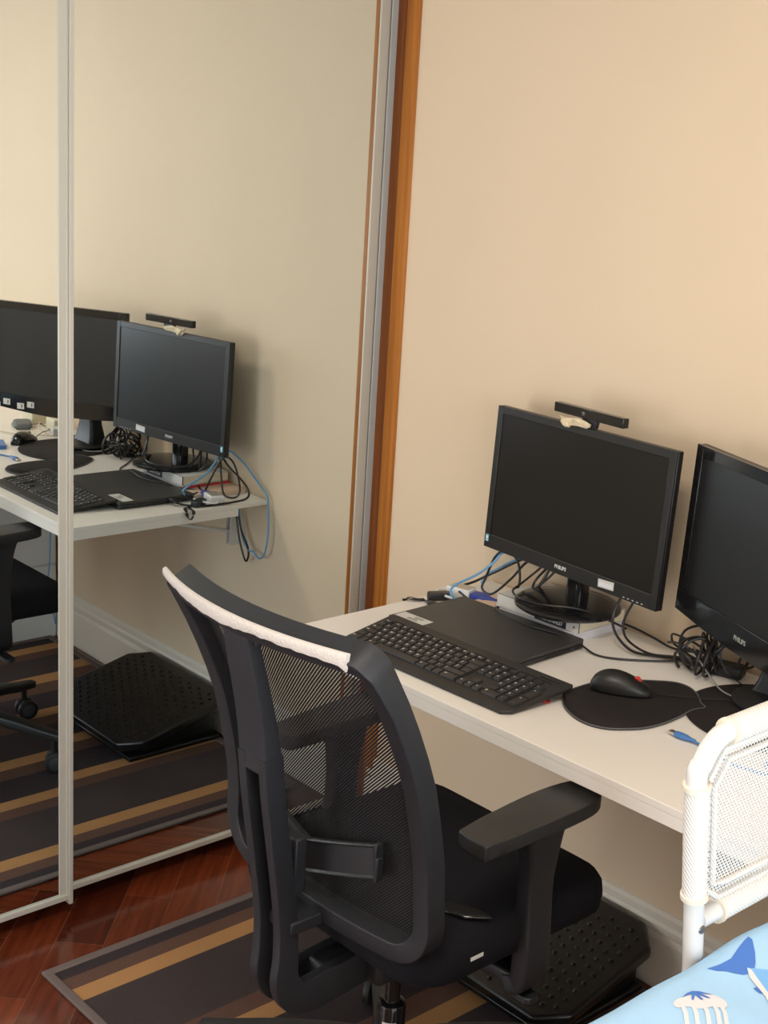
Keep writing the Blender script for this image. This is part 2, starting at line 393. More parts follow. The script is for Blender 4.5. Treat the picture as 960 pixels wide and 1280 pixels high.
fill_win = bpy.data.objects.new('added_fill_window', None); C.objects.link(fill_win); struct(fill_win)  # unseen window, added around the front fill light
bm = BM()
for a, b_ in ((BX0, BX0 + .05), (BX1 - .05, BX1), ((BX0 + BX1) / 2 - .03, (BX0 + BX1) / 2 + .03)): box(bm, a, b_, YB - .07, YB - .02, BZ0, BZ1)
box(bm, BX0, BX1, YB - .07, YB - .02, BZ0, BZ0 + .05); box(bm, BX0, BX1, YB - .07, YB - .02, BZ1 - .05, BZ1)
obj('window_frame', bm, M_WHITE, fill_win, smooth=False, bevel=.004)
bm = BM(); box(bm, BX0 + .05, BX1 - .05, YB - .048, YB - .044, BZ0 + .05, BZ1 - .05); obj('window_pane', bm, mg, fill_win, smooth=False)

# skirting board: upright with a moulded top and a second step
bm = BM()
prof = [(0, 0), (-.016, 0), (-.016, .112), (-.013, .118), (-.010, .124), (-.012, .130), (-.012, .142), (-.009, .150), (-.009, .166), (-.004, .174), (0, .176)]
A = [bm.verts.new((0.05, y, z)) for y, z in prof]; B = [bm.verts.new((XR, y, z)) for y, z in prof]
for i in range(len(prof)):
    j = (i + 1) % len(prof); bm.faces.new((A[i], A[j], B[j], B[i]))
bm.faces.new(A); bm.faces.new(B[::-1])
struct(obj('baseboard_back', bm, M_SKIRT, ang=20))

# ceiling lamp (gives the warm part of the light)
t = thing('ceiling_lamp', 'round white ceiling lamp above the bed', 'lamp', (1.7, -1.7, 2.47))
bm = BM(); lathe(bm, [(.20, .13), (.20, .09), (.17, .085)][::-1], n=48); obj('lamp_base', bm, M_WHITE, t)
ml = mat('opal_glass_lit', (0.9, 0.88, 0.82), 0.4)
ml.node_tree.nodes['Principled BSDF'].inputs['Emission Color'].default_value = (1, .88, .72, 1); ml.node_tree.nodes['Principled BSDF'].inputs['Emission Strength'].default_value = 2
bm = BM(); lathe(bm, [(.05, -.02), (.14, -.01), (.19, .03), (.20, .07), (.19, .088)], n=48); obj('lamp_shade', bm, ml, t)

# ---------------------------------------------------------------- wardrobe with mirrored sliding doors
K = 0.0072          # the doors stand a hair out of square
def door_y(bm):
    for v in bm.verts: v.co.x += K * v.co.y
ward = thing('sliding_wardrobe', 'wardrobe with two mirrored sliding doors in pale aluminium frames', 'wardrobe', (0, 0, 0))
bm = BM()
box(bm, -.60, -.05, YB + .02, -.002, 0.045, .06); box(bm, -.64, -.60, YB + .02, -.002, 0, 2.5); box(bm, -.60, -.03, YB + .02, -.002, 2.40, 2.5)
box(bm, -.60, -.03, -.03, -.002, .0, 2.4)
obj('carcass', bm, M_WOOD, ward, smooth=False)
bm = BM(); box(bm, -.60, -.075, YB + .02, -.002, 0.0, .045); obj('plinth', bm, M_DARKGAP, ward, smooth=False)
def sliding_door(x, y0, y1, lip, bw):
    # y1: end nearer the desk wall
    root = None
    bm = BM()
    box(bm, x - .004, x, y0 + .004, y1 - .004, .055, 2.36); door_y(bm)
    pane = obj('mirror_pane', bm, M_MIRROR, ward, smooth=False)
    bm = BM()
    box(bm, x - .012, x + .006, y0, y1, 2.34, 2.38); door_y(bm); obj('top_rail', bm, M_ALU, pane, bevel=.0015)
    bm = BM(); box(bm, x - .012, x + .007, y0, y1, .047, .060)
    door_y(bm); obj('bottom_rail', bm, M_ALU, pane, bevel=.0015)
    for a, b_, near in ((y1 - bw, y1, 1), (y0, y0 + bw, 0)):
        bm = BM(); box(bm, x - .014, x + .0022, a, b_, .047, 2.38)
        if lip and near:
            box(bm, x - .014, x + .0085, b_ - .0095, b_, .036, 2.38)
            box(bm, x - .014, x + .0045, a + .017, a + .0185, .047, 2.38)
        door_y(bm); obj('door_stile', bm, M_ALU, pane, bevel=.0012)
    return pane
sliding_door(0.0, -1.45, -0.0285, False, 0.0285)
sliding_door(0.0311, -2.35, -0.853, True, 0.030)
# aluminium end channel beside the right door, and its dark gap
bm = BM(); box(bm, -.02, .003, -.0245, -.0005, 0.0, 2.4); door_y(bm); obj('end_channel', bm, M_ALU2, ward, bevel=.001)
bm = BM(); box(bm, -.02, -.004, -.0285, -.0245, 0.0, 2.4); obj('end_gap', bm, M_DARKGAP, ward, smooth=False)
bm = BM(); box(bm, -.04, .035, YB + .02, -.002, 2.38, 2.46); obj('top_track', bm, M_ALU2, ward, bevel=.001)

# wooden jamb in the corner
bm = BM()
bm2 = BM(); box(bm2, .0035, .036, -.006, -.0008, 0, 2.5); struct(obj('trim_2', bm2, M_WOODD, smooth=False))
pr = [(.0362, -.0008), (.0362, -.009), (.040, -.011), (.066, -.011), (.072, -.009), (.076, -.0008)]
prism(bm, pr, 0, 2.5)
o = obj('trim_1', bm, M_WOOD, bevel=.001); struct(o)

# ---------------------------------------------------------------- rug
rug = thing('striped_rug', 'brown striped woven rug with gold bands lying on the parquet', 'rug', (0.187, -1.015, 0), 0)
bm = BM(); box(bm, 0.018, 1.455, 0.018, 0.955, 0.0004, 0.006); obj('woven_field', bm, M_RUG, rug, smooth=False)
bm = BM()
for q in ((0, 0.020, 0, .973), (1.452, 1.473, 0, .973), (.020, 1.452, 0, .020), (.020, 1.452, .953, .973)):
    box(bm, q[0], q[1], q[2], q[3], 0.0002, 0.0085)
obj('binding_tape', bm, M_RUGB, rug, bevel=.003)

# ---------------------------------------------------------------- desk
DX0, DX1, DY0, H = 0.426, 2.35, -0.606, 0.75
desk = thing('wall_desk', 'long white wall mounted desk carrying the computer', 'desk', (DX0, 0, 0))
bm = BM(); L = DX1 - DX0
box(bm, 0, L, DY0, -.003, H - .013, H); obj('worktop', bm, M_DESK, desk, bevel=.0012)
bm = BM(); box(bm, 0.0004, L - .001, DY0 + .0004, -.100, H - .0335, H - .013); obj('front_board', bm, M_DESK, desk, bevel=.0008)
for bx in (0.135, 1.1):
    bm = BM(); box(bm, bx, bx + .022, -.0045, -.0005, .59, .7165); box(bm, bx, bx + .022, -.42, -.0045, .7125, .7165)
    for sx_ in (bx + .001, bx + .019): box(bm, sx_, sx_ + .002, -.03, -.0045, .59, .7125)
    Mx = T(bx + .011, 0, 0)
    tube(bm, [(bx + .011, -.006, .625), (bx + .011, -.34, .708)], .0055, n=8)
    for zz in (.66, .61): lathe(bm, [(.004, 0), (.003, .002)], n=10, M=T(bx + .011, -.0045, zz) @ Rx(PI / 2), mi=1)
    obj('bracket', bm, [M_WHITE, M_METAL], desk, bevel=.001)

# drawer pedestal under the desk, seen in the mirror
ped = thing('drawer_pedestal', 'plain white drawer unit standing under the desk on the rug', 'cabinet', (1.6605, 0, 0))
bm = BM(); box(bm, 0, .42, -.36, -.02, 0.0, .262); box(bm, .003, .42, -.36, -.02, .262, .268); box(bm, 0, .42, -.36, -.02, .268, .714); obj('body', bm, M_BED, ped, bevel=.002)
for z0, z1 in ((.03, .25), (.28, .48), (.50, .70)):
    bm = BM(); box(bm, .01, .41, -.376, -.3605, z0, z1); d = obj('drawer', bm, M_BED, ped, bevel=.002)
    bm = BM(); tube(bm, [(.15, -.377, (z0 + z1) / 2), (.15, -.397, (z0 + z1) / 2), (.27, -.397, (z0 + z1) / 2), (.27, -.377, (z0 + z1) / 2)], .004); obj('handle', bm, M_METAL, d)

# ---------------------------------------------------------------- monitors
def stem_and_base(t, cx, cy, r, ztop, mb_):
    bm = BM()
    lathe(bm, [(r - .004, 0.0), (r, .003), (r, .007), (r - .006, .011), (r - .03, .0135), (.03, .015), (.001, .015)], cx, cy, 64)
    obj('stand_base', bm, mb_, t)
    bm = BM()
    if mb_ is M_BLKPL:
        A = [[bm.verts.new((cx + px_ * k_, cy + .03 + py_ * k2_, zz)) for px_, py_ in rrect(-.05, .05, -.03, .03, .012)] for k_, k2_, zz in ((1.15, 1.2, .010), (1.0, .9, .030), (.8, .7, .07), (.75, .65, ztop))]
        for P_, Q_ in zip(A[:-1], A[1:]):
            for k in range(len(P_)): bm.faces.new((P_[k], P_[(k + 1) % len(P_)], Q_[(k + 1) % len(P_)], Q_[k]))
        bm.faces.new(A[0][::-1]); bm.faces.new(A[-1])
    else: prism(bm, rrect(cx - .021, cx + .021, cy + .010, cy + .048, .012), .010, ztop)
    obj('stand_neck', bm, mb_ if mb_ is M_BLKPL else M_GLOSS, t)
# first monitor
def monitor(name, label, ox, oy, oz, px, py, pz, yaw, tilt, W, Hh, bez, bot, glossy, depth, base_r, by, logo_x):
    t = thing(name, label, 'monitor', (ox, oy, oz))
    # panel frame: centre of the front face at (px,py,pz) in thing space
    P = T(px, py, pz) @ Rz(yaw) @ Rx(tilt)
    mb = M_GLOSS if glossy else M_BEZEL
    x0, x1, z0, z1 = -W / 2, W / 2, -Hh / 2, Hh / 2
    # back shell
    bm = BM()
    def ring(y, m, mz): return [bm.verts.new(P @ Vector(q)) for q in ((x0 + m, y, z0 + mz), (x1 - m, y, z0 + mz), (x1 - m, y, z1 - mz), (x0 + m, y, z1 - mz))]
    rs = [ring(.0035, 0, 0), ring(.018, 0, 0), ring(.024, .012, .012), ring(depth - .006, .11, .07), ring(depth, .13, .085)]
    for A, B in zip(rs[:-1], rs[1:]):
        for k in range(4): bm.faces.new((A[k], A[(k + 1) % 4], B[(k + 1) % 4], B[k]))
    bm.faces.new(rs[0][::-1]); bm.faces.new(rs[-1])
    obj('back_shell', bm, M_BEZEL, t, bevel=.002)
    # bezel ring
    bm = BM()
    if glossy:
        # bottom edge swells and hangs a little lower in the middle
        n = 24; out = [(x0, z0 + bot), (x1, z0 + bot)] + [(x1 + (x0 - x1) * k / n, z0 - .014 * math.sin(PI * k / n)) for k in range(n + 1)]
        prism(bm, [(a, -b) for a, b in out], -.0035, .0030, M=P @ Rx(-PI / 2))
        for q in ((x0, x0 + bez, z0 + bot, z1), (x1 - bez, x1, z0 + bot, z1), (x0 + bez, x1 - bez, z1 - bez, z1)):
            box(bm, q[0], q[1], -.0030, .0035, q[2], q[3], M=P)
    else:
        for q in ((x0, x0 + bez, z0, z1), (x1 - bez, x1, z0, z1), (x0 + bez, x1 - bez, z1 - bez, z1), (x0 + bez, x1 - bez, z0, z0 + bot)):
            box(bm, q[0], q[1], -.0015, .0035, q[2], q[3], M=P)
    bezel = obj('bezel', bm, mb, t, bevel=.001)
    bm = BM(); box(bm, x0 + bez, x1 - bez, .0006, .0034, z0 + bot, z1 - bez, M=P); obj('screen', bm, M_SCREEN if not glossy else mat('satin_screen', (.009, .009, .009), .42, spec=.6), t, smooth=False)
    bm = BM(); text(bm, 'PHILIPS', .0105 if not glossy else .012, P @ T(logo_x, -.0037 if glossy else -.0017, z0 + bot * (.5 if not glossy else .35)) @ Rx(PI / 2), bold=True); obj('logo', bm, M_PRINT if not glossy else mat('silver_print', (.4, .4, .38), .5), bezel, smooth=False)
    if not glossy:
        bm = BM(); box(bm, x0 + bez, x1 - bez, -.0019, -.0013, z0 + bot - .001, z0 + bot, M=P); obj('trim_line', bm, mat('bezel_line', (.09, .085, .08), .35), bezel, smooth=False)
    # stand
    stem_and_base(t, px - 0.0 + .0, by, base_r, pz - .06, M_BLKPL if glossy else M_GLOSS)
    return t, P, bezel, (x0, x1, z0, z1)
MZ = .7975
t1, P1, bez1, e1 = monitor('monitor', 'matte black monitor with a sensor bar on top, standing on the book stack', .745, -.112, MZ,
    -.003, -.0135, .2235, math.radians(-5.4), math.radians(-2.2), .502, .3105, .016, .030, False, .045, .110, 0.0, -.012)
x0, x1, z0, z1 = e1
bm = BM(); box(bm, x0 + .004, x0 + .014, -.0018, -.0012, z0 + .013, z0 + .029, M=P1); o = obj('energy_sticker', bm, M_TEAL, bez1, smooth=False); o['label'] = 'small teal sticker'
bm = BM(); box(bm, x0 + .006, x0 + .012, -.0021, -.0018, z0 + .019, z0 + .026, M=P1); box(bm, x0 + .0055, x0 + .0125, -.0021, -.0018, z0 + .0145, z0 + .0165, M=P1)
obj('sticker_print', bm, M_PRINT, bez1, smooth=False)
Ps = P1 @ T(.118, -.0022, z0 + .016) @ Ry(math.radians(-3))
bm = BM(); box(bm, -.021, .021, -.0006, .0008, -.008, .0085, M=Ps)
box(bm, -.018, .018, -.0012, -.0006, -.006, .003, M=Ps @ Rx(.12), mi=1); o = obj('white_label', bm, [M_STICK, mat('clear_tape', (.85, .87, .9), .15)], bez1, bevel=.0003); o['label'] = 'taped white paper label'
for k in range(5):
    bm = BM(); box(bm, .165 + k * .012, .170 + k * .012, -.0017, -.0014, z0 + .004, z0 + .006, M=P1); obj('button_mark', bm, M_PLANT, bez1, smooth=False)

# second monitor
YAW2 = math.radians(-24.5)
d2 = Vector((math.cos(YAW2), math.sin(YAW2), 0)); tl = Vector((1.008, -.108, 1.187)); ctr = tl + d2 * .262
t2, P2, bez2, e2 = monitor('monitor', 'glossy black monitor at the right, angled, standing directly on the desk', ctr.x, ctr.y + .03, H + .0005,
    0, -.03, 1.187 - .160 - H, YAW2, math.radians(-1.5), .524, .320, .022, .040, True, .055, .080, .070, -.035)
for k in range(4):
    bm = BM(); xx = .10 + k * .045
    box(bm, xx, xx + .026, -.0046, -.0036, e2[2] + .006, e2[2] + .024, M=P2 @ Ry(.05 * (k % 2)))
    box(bm, xx + .006, xx + .010, -.0050, -.0046, e2[2] + .010, e2[2] + .020, M=P2 @ Ry(.05 * (k % 2)), mi=1)
    o = obj('paper_label', bm, [M_STICK, M_STGREY], bez2, smooth=False); o['label'] = 'small white paper label'
# oval black pad on which the second monitor's foot stands
pad2 = BM(); lathe(pad2, [(.158, 0), (.162, .001), (.162, .003), (.158, .004), (.001, .004)], n=64)
o = obj('round_mouse_mat', pad2, M_PAD, loc=(1.280, -.166, H + .0003)); tag(o, 'flat round black mat under the foot of the angled monitor', 'mouse pad')
t2.location.z += .0045

# sensor bar on top of the first monitor with tape
ZT = z1
wb = thing('sensor_bar', 'slim black bar camera taped to the top edge of the monitor', 'webcam', Vector(t1.location) + P1 @ Vector((.014, .006, z1 + .001)), math.radians(-7.2))
bm = BM(); box(bm, -.099, .099, -.008, .008, .0165, .036); obj('housing', bm, M_GLOSS, wb, bevel=.0015)
bm = BM(); lathe(bm, [(.0042, 0), (.0042, .001), (.003, .0014)], n=20, M=T(-.012, -.0078, .0262) @ Rx(PI / 2)); obj('lens', bm, mat('lens_grey', (.12, .12, .12), .15), wb)
bm = BM(); prism(bm, [(-.022, 0), (.020, 0), (.024, .017), (-.018, .017)], -.005, .005, M=Rx(PI / 2)); obj('clip', bm, M_BLKPL, wb, bevel=.001)
def crumple(bm, pts, M, amp, seed, t=.0006):
    rr = random.Random(seed); n = len(pts)
    c = Vector((sum(p[0] for p in pts) / n, 0, sum(p[1] for p in pts) / n))
    front = [bm.verts.new(M @ Vector((p[0], rr.uniform(-amp, amp) - t, p[1]))) for p in pts]
    mid = [bm.verts.new(M @ Vector((c.x + (p[0] - c.x) * .5, rr.uniform(-amp * 1.6, 0) - t * 2, c.z + (p[1] - c.z) * .5))) for p in pts]
    cc = bm.verts.new(M @ Vector((c.x, -amp - t, c.z)))
    bk = [bm.verts.new(M @ Vector((p[0], amp + t, p[1]))) for p in pts]; cb = bm.verts.new(M @ Vector((c.x, amp + t, c.z)))
    for i in range(n):
        j = (i + 1) % n
        bm.faces.new((front[i], front[j], mid[j], mid[i])); bm.faces.new((mid[i], mid[j], cc)); bm.faces.new((bk[j], bk[i], cb)); bm.faces.new((front[j], front[i], bk[i], bk[j]))
bm = BM()
crumple(bm, [(-.078, .013), (-.070, .006), (-.072, .000), (-.064, -.007), (-.046, -.008), (-.042, -.002), (-.020, .000), (.004, -.001), (.012, .003), (.014, .009), (-.002, .013), (-.020, .0155), (-.045, .012), (-.060, .010)], T(0, -.012, 0), .0018, 3)
crumple(bm, [(-.066, .008), (-.062, -.003), (-.054, -.008), (-.044, -.006), (-.047, .004)], T(0, -.0165, 0), .0016, 5)
o = obj('crumpled_tape', bm, M_TAPE, wb, smooth=False); o['label'] = 'crumpled beige masking tape'

# ---------------------------------------------------------------- books under the first monitor
bk = thing('book', 'white covered book at the bottom of the stack under the monitor', 'book', (.715, -.012, H + .0003), math.radians(-1), 'books under the monitor')
bm = BM(); box(bm, -.118, .1015, -.158, -.002, 0, .002); box(bm, -.118, .1015, -.158, -.002, .0185, .0205); box(bm, -.118, -.116, -.158, -.002, 0, .0205); obj('cover', bm, M_BOOKW, bk, bevel=.0005)
bm = BM(); box(bm, -.116, .0985, -.155, -.004, .002, .0185); obj('pages', bm, mat('white_pages', (.8, .79, .82), .8), bk, smooth=False)
bm = BM(); box(bm, -.1188, -.118, -.158, -.002, .012, .0195); obj('spine_band', bm, M_RED, bk, smooth=False)
bk = thing('book', 'cream paged book with black spine reading McDONALD, top of the stack', 'book', (.712, -.012, H + .0212), math.radians(1.0), 'books under the monitor')
bm = BM(); box(bm, -.116, .104, -.152, -.002, 0, .0015); box(bm, -.116, .104, -.152, -.002, .0235, .025); obj('cover', bm, M_STICK, bk, bevel=.0004)
bm = BM(); box(bm, -.114, .103, -.1505, -.004, .0015, .0235); obj('pages', bm, M_BOOKP, bk, smooth=False)
bm = BM(); box(bm, -.116, .1042, -.1545, -.1508, -.0002, .0252); sp = obj('spine', bm, M_BOOKK, bk, bevel=.0008)
bm = BM(); box(bm, .03, .1035, -.150, -.10, .0249, .0252); obj('cover_print', bm, M_BOOKK, bk, smooth=False)
for xa, xb in ((.072, .1044), (-.1162, -.012)):
    bm = BM(); box(bm, xa, xb, -.1549, -.1546, .0002, .0250); obj('white_panel', bm, M_STICK, sp, smooth=False)
bm = BM(); prism(bm, [(-.0025, -.002), (.003, -.0025), (.0, .003)], 0, .0003, M=T(.092, -.1549, .011) @ Rx(PI / 2)); obj('spine_mark', bm, M_BOOKK, sp, smooth=False)
bm = BM(); text(bm, 'McDONALD', .0115, T(.031, -.1547, .0078) @ Rx(PI / 2), bold=True, sx=.98)
text(bm, 'ILI AND EDWARD', .0085, T(.030, -.1547, .0182) @ Rx(PI / 2), sx=.88); obj('lettering', bm, M_PRINT, sp, smooth=False)
# loose paper and peach coloured notebook left of the stack
bm = BM(); box(bm, -.075, .0, -.165, -.004, 0, .0105)
o = obj('notebook', bm, [mat('peach_paper', (.78, .56, .42), .7), M_RED], loc=(.594, -.003, H + .0003), rot=(0, 0, .06), smooth=False); tag(o, 'thin peach notebook with a red line at the left side of the books', 'notebook')

# ---------------------------------------------------------------- laptop
lp = thing('laptop', 'closed black laptop lying between keyboard and books', 'laptop', (.683, -.293, H + .0003), math.radians(1.8))
W2, D2 = .331, .229
bm = BM(); prism(bm, rrect(-W2 / 2, W2 / 2, -D2 / 2, D2 / 2, .008), .002, .0115)
obj('chassis', bm, M_BLKPL, lp, bevel=.0012)
bm = BM(); prism(bm, rrect(-W2 / 2, W2 / 2, -D2 / 2, D2 / 2, .008), .0120, .0195); lid = obj('lid', bm, M_LAPTOP, lp, bevel=.0012)
for fx in (-.14, .14):
    for fy in (-.095, .095): bm = BM(); lathe(bm, [(.008, 0), (.008, .0021)], fx, fy, 16); obj('rubber_foot', bm, M_RUBBER, lp)
bm = BM()
for k in range(15): box(bm, W2 / 2 - .0004, W2 / 2 + .0003, -.005 + k * .0052, -.0022 + k * .0052, .0035, .0095)
box(bm, W2 / 2 - .0004, W2 / 2 + .0004, .084, .098, .0045, .009); obj('side_vent', bm, M_DARKGAP, lp, smooth=False)
Ms = T(-W2 / 2 + .052, -D2 / 2 + .032, .0196) @ Rz(math.radians(0))
bm = BM(); box(bm, -.047, .034, -.0165, .0155, 0, .0003, M=Ms)
for a, b_, yy in ((-.010, .016, .008), (-.008, .014, .0025), (-.018, .006, -.0035), (-.018, .012, -.009)): box(bm, a, b_, yy - .0012, yy + .0012, .0003, .0005, M=Ms, mi=1)
o = obj('asset_label', bm, [M_STICK, M_STGREY], lid, smooth=False); o['label'] = 'white printed label'

# ---------------------------------------------------------------- keyboard
kb = thing('keyboard', 'full size black keyboard with palm rest along the desk front edge', 'keyboard', (.772, -.484, H + .0003), math.radians(1.2))
KW, KD = .470, .170
sl = math.atan2(.018, KD)
Pk = T(0, 0, .016) @ Rx(sl)       # local plane of the keyboard deck
bm = BM()
outl = [(-KW / 2 + .004, KD / 2), (KW / 2 - .004, KD / 2), (KW / 2 + .002, KD / 2 - .012), (KW / 2 - .012, -KD / 2 + .016), (KW / 2 - .026, -KD / 2), (-KW / 2 + .026, -KD / 2), (-KW / 2 + .012, -KD / 2 + .016), (-KW / 2 - .002, KD / 2 - .012)]
prism(bm, outl, -.0065, 0, M=Pk); obj('base_plate', bm, M_KEYB, kb, bevel=.0018)
for fx in (-.17, .17):
    bm = BM(); box(bm, fx - .015, fx + .015, .058, .066, 0, .019); obj('tilt_foot', bm, M_KEYB, kb, bevel=.001)
    bm = BM(); box(bm, fx - .012, fx + .012, -.066, -.058, 0, .0022); obj('rubber_foot', bm, M_RUBBER, kb)
bm = BM()
for a, b_ in ((-.205, -.178), (-.162, -.097), (-.078, -.008), (.012, .045), (.058, .118), (.130, .205)): box(bm, a, b_, .0575, .0592, -.0001, .0012, M=Pk)
box(bm, .168, .212, .066, .070, -.0001, .0004, M=Pk); obj('function_groove', bm, M_DARKGAP, kb, smooth=False)
U = .01875
UX, UY = .0193, .0187
rows = []
def krow(x, yy, ws, chars, h=UY):
    for i, wd in enumerate(ws):
        if wd < 0: x += -wd * UX; continue
        rows.append((x, yy, wd * UX, h, chars[i] if i < len(chars) else '')); x += wd * UX
xk = -.220; y0k = .0535
krow(xk, y0k, [1, -.5, 1, 1, 1, 1, -.25, 1, 1, 1, 1, -.25, 1, 1, 1, 1, -.15, 1, 1, 1, -.2, 1, 1, 1, 1], ['esc', '', 'F1', 'F2', 'F3', 'F4', '', 'F5', 'F6', 'F7', 'F8', '', 'F9', 'F10', 'F11', 'F12', '', 'ps', 'sl', 'br', '', '', '', '', ''], U * .8)
krow(xk, y0k - UY * .95, [1] * 13 + [2, -.15, 1, 1, 1, -.2, 1, 1, 1, 1], list("'1234567890-=") + ['<', '', 'in', 'ho', 'pu', '', 'nl', '/', '*', '-'])
krow(xk, y0k - UY * 1.95, [1.5] + [1] * 12 + [1.5, -.15, 1, 1, 1, -.2, 1, 1, 1], ['tab'] + list("QWERTYUIOP'[") + ['', '', 'de', 'en', 'pd', '', '7', '8', '9'])
krow(xk, y0k - UY * 2.95, [1.75] + [1] * 12 + [1.25, -3.35, 1, 1, 1], ['caps'] + list("ASDFGHJKL;~]") + ['', '', '4', '5', '6'])
krow(xk, y0k - UY * 3.95, [1.25] + [1] * 11 + [2.75, -1.15, 1, -1.2, 1, 1, 1], ['', '\\'] + list("ZXCVBNM,.;/") + ['', '', '^', '', '1', '2', '3'])
krow(xk, y0k - UY * 4.95, [1.5, 1, 1.25, 6.0, 1.25, 1, 1, 2, -.15, 1, 1, 1, -.2, 2, 1], ['ctrl', '', 'alt', '', 'alt', '', '', 'ctrl', '', '<', 'v', '>', '', '0', '.'])
rows.append((xk + UX * 21.7, y0k - UY * 1.95, UX, UY * 2, '+')); rows.append((xk + UX * 21.7, y0k - UY * 3.95, UX, UY * 2, 'en'))
def keycap(bm, x, y, wd, h, ch):
    g = .0013; a, b_, c, d = x + g, x + wd - g, y - h + g, y - g; zt = .0042; i = .0016
    lo = [bm.verts.new(Pk @ Vector(p)) for p in ((a, c, -.0003), (b_, c, -.0003), (b_, d, -.0003), (a, d, -.0003))]
    hi = [bm.verts.new(Pk @ Vector(p)) for p in ((a + i, c + i, zt), (b_ - i, c + i, zt), (b_ - i, d - i * .6, zt), (a + i, d - i * .6, zt))]
    bm.faces.new(lo[::-1]); bm.faces.new(hi)
    for k in range(4): bm.faces.new((lo[k], lo[(k + 1) % 4], hi[(k + 1) % 4], hi[k]))
    if ch: text(bm, ch, .0072 if len(ch) == 1 else .0046, Pk @ T(a + .0055 if len(ch) < 4 else a + .007, d - .0060, zt + .0003), mi=1, ext=.0001, bold=True)
kk = sorted(rows, key=lambda r: (-(r[0] + r[1] * -1.0)))
near = kk[:100]; rest = kk[100:]
for r in near:
    bm = BM(); keycap(bm, *r); obj('key', bm, [M_KEY, M_PRINT], kb, smooth=False)
if rest:
    bm = BM()
    for r in rest: keycap(bm, *r)
    o = obj('key_rows', bm, [M_KEY, M_PRINT], kb, smooth=False); o['kind'] = 'stuff'
# key wells: thin dark plates
bm = BM()
for r in rows: box(bm, r[0], r[0] + r[2], r[1] - r[3], r[1], .00005, .0004, M=Pk)
obj('key_well', bm, M_DARKGAP, kb, smooth=False)
# red tag under the keyboard's right rear foot
bm = BM(); box(bm, -.008, .008, -.006, .006, 0, .004); o = obj('usb_receiver', bm, M_RED, loc=(.988, -.452, H + .0003), rot=(0, 0, .5), bevel=.001); tag(o, 'tiny red plastic piece peeping out under the keyboard corner', 'usb stick')

# ---------------------------------------------------------------- mouse pads and mice
# pad outline (world xy)
PADW = [(0.989, -0.405), (1.025, -0.443), (1.066, -0.465), (1.101, -0.47), (1.131, -0.459), (1.153, -0.433), (1.169, -0.401), (1.176, -0.356), (1.174, -0.307), (1.169, -0.263), (1.175, -0.235), (1.157, -0.222), (1.13, -0.194), (1.099, -0.176), (1.07, -0.178), (1.043, -0.203), (1.015, -0.239), (0.993, -0.278), (0.982, -0.316), (0.98, -0.355), (0.981, -0.382)]
pc = (1.075, -.310)
PP = [(p.x, p.y) for p in crom([Vector((a - pc[0], b_ - pc[1], 0)) for a, b_ in PADW], 5, True)]
pad = thing('mouse_pad', 'black mouse pad with raised wrist rest beside the keyboard', 'mouse pad', (pc[0], pc[1], H + .0003))
bm = BM(); 
n = len(PP); 
def pz(x, y):   # wrist rest swells toward the front
    return .0045 + .012 * max(0, min(1, (-.075 - y + .02) / .055)) * max(0, 1 - ((x + .03) / .13) ** 2)
rings = []
for s, dz in ((1.0, 0), (1.0, .003), (.97, None), (.86, None), (.7, None), (.5, None), (.25, None)):
    rings.append([bm.verts.new((x * s, y * s, dz if dz is not None else pz(x * s, y * s) * (1 if s < .95 else .9))) for x, y in PP])
for A, B in zip(rings[:-1], rings[1:]):
    for i in range(n): bm.faces.new((A[i], A[(i + 1) % n], B[(i + 1) % n], B[i]))
bm.faces.new(rings[0][::-1]); bm.faces.new(rings[-1])
obj('cloth_top', bm, M_PAD, pad, ang=60)
bm = BM(); tube(bm, [(x * 1.003, y * 1.003, .0032) for x, y in PP], .0016, n=6, closed=True); obj('edge_piping', bm, mat('grey_piping', (.10, .10, .105), .5), pad)

def mouse(name, label, loc, rz, red, mirror=1):
    t = thing(name, label, 'computer mouse', loc, rz)
    # body along +x (front), built from cross sections
    bm = BM(); secs = []
    N = 16
    for k in range(N + 1):
        u = k / N; x = -.056 + .112 * u
        wv = .031 * (math.sin(PI * min(1, max(0, (u * .93 + .035)))) ** .42) * (1 - .12 * math.sin(PI * u) + .04 * u)
        hv = .042 * (math.sin(PI * (.04 + .93 * u ** .80)) ** .65) * (1 - .25 * u)
        ring = []
        for j in range(13):
            a = PI * j / 12
            yy = wv * math.cos(a); zz = hv * (math.sin(a) ** .75)
            if zz < .006: yy *= .95
            ring.append(bm.verts.new((x, yy, max(0.0008, zz))))
        secs.append(ring)
    for A, B in zip(secs[:-1], secs[1:]):
        for j in range(12): bm.faces.new((A[j], A[j + 1], B[j + 1], B[j]))
        bm.faces.new((A[12], A[0], B[0], B[12]))
    bm.faces.new(secs[0]); bm.faces.new(secs[-1][::-1])
    body = obj('body', bm, M_GLOSS if not red else M_BEZEL, t, ang=60)
    bm = BM(); lathe(bm, [(.001, -.003), (.009, -.003), (.010, -.002), (.010, .002), (.009, .003), (.001, .003)], n=24, M=T(.027, 0, .0208) @ Matrix.Diagonal((.82, .95, 1, 1)) @ Rx(PI / 2))
    w_ = obj('scroll_wheel', bm, M_RED if red else M_RUBBER, t)
    if red: w_['label'] = 'red scroll wheel'
    bm = BM(); tube(bm, [(.004, 0, .0354), (.010, 0, .0333), (.018, 0, .0302), (.030, 0, .0244), (.044, 0, .0160), (.052, 0, .0102)], .0007); obj('button_gap', bm, M_DARKGAP, t)
    return t
mouse('computer_mouse', 'black mouse with a red wheel resting on the mouse pad', (1.043, -.308, H + .0085), math.radians(35), True)
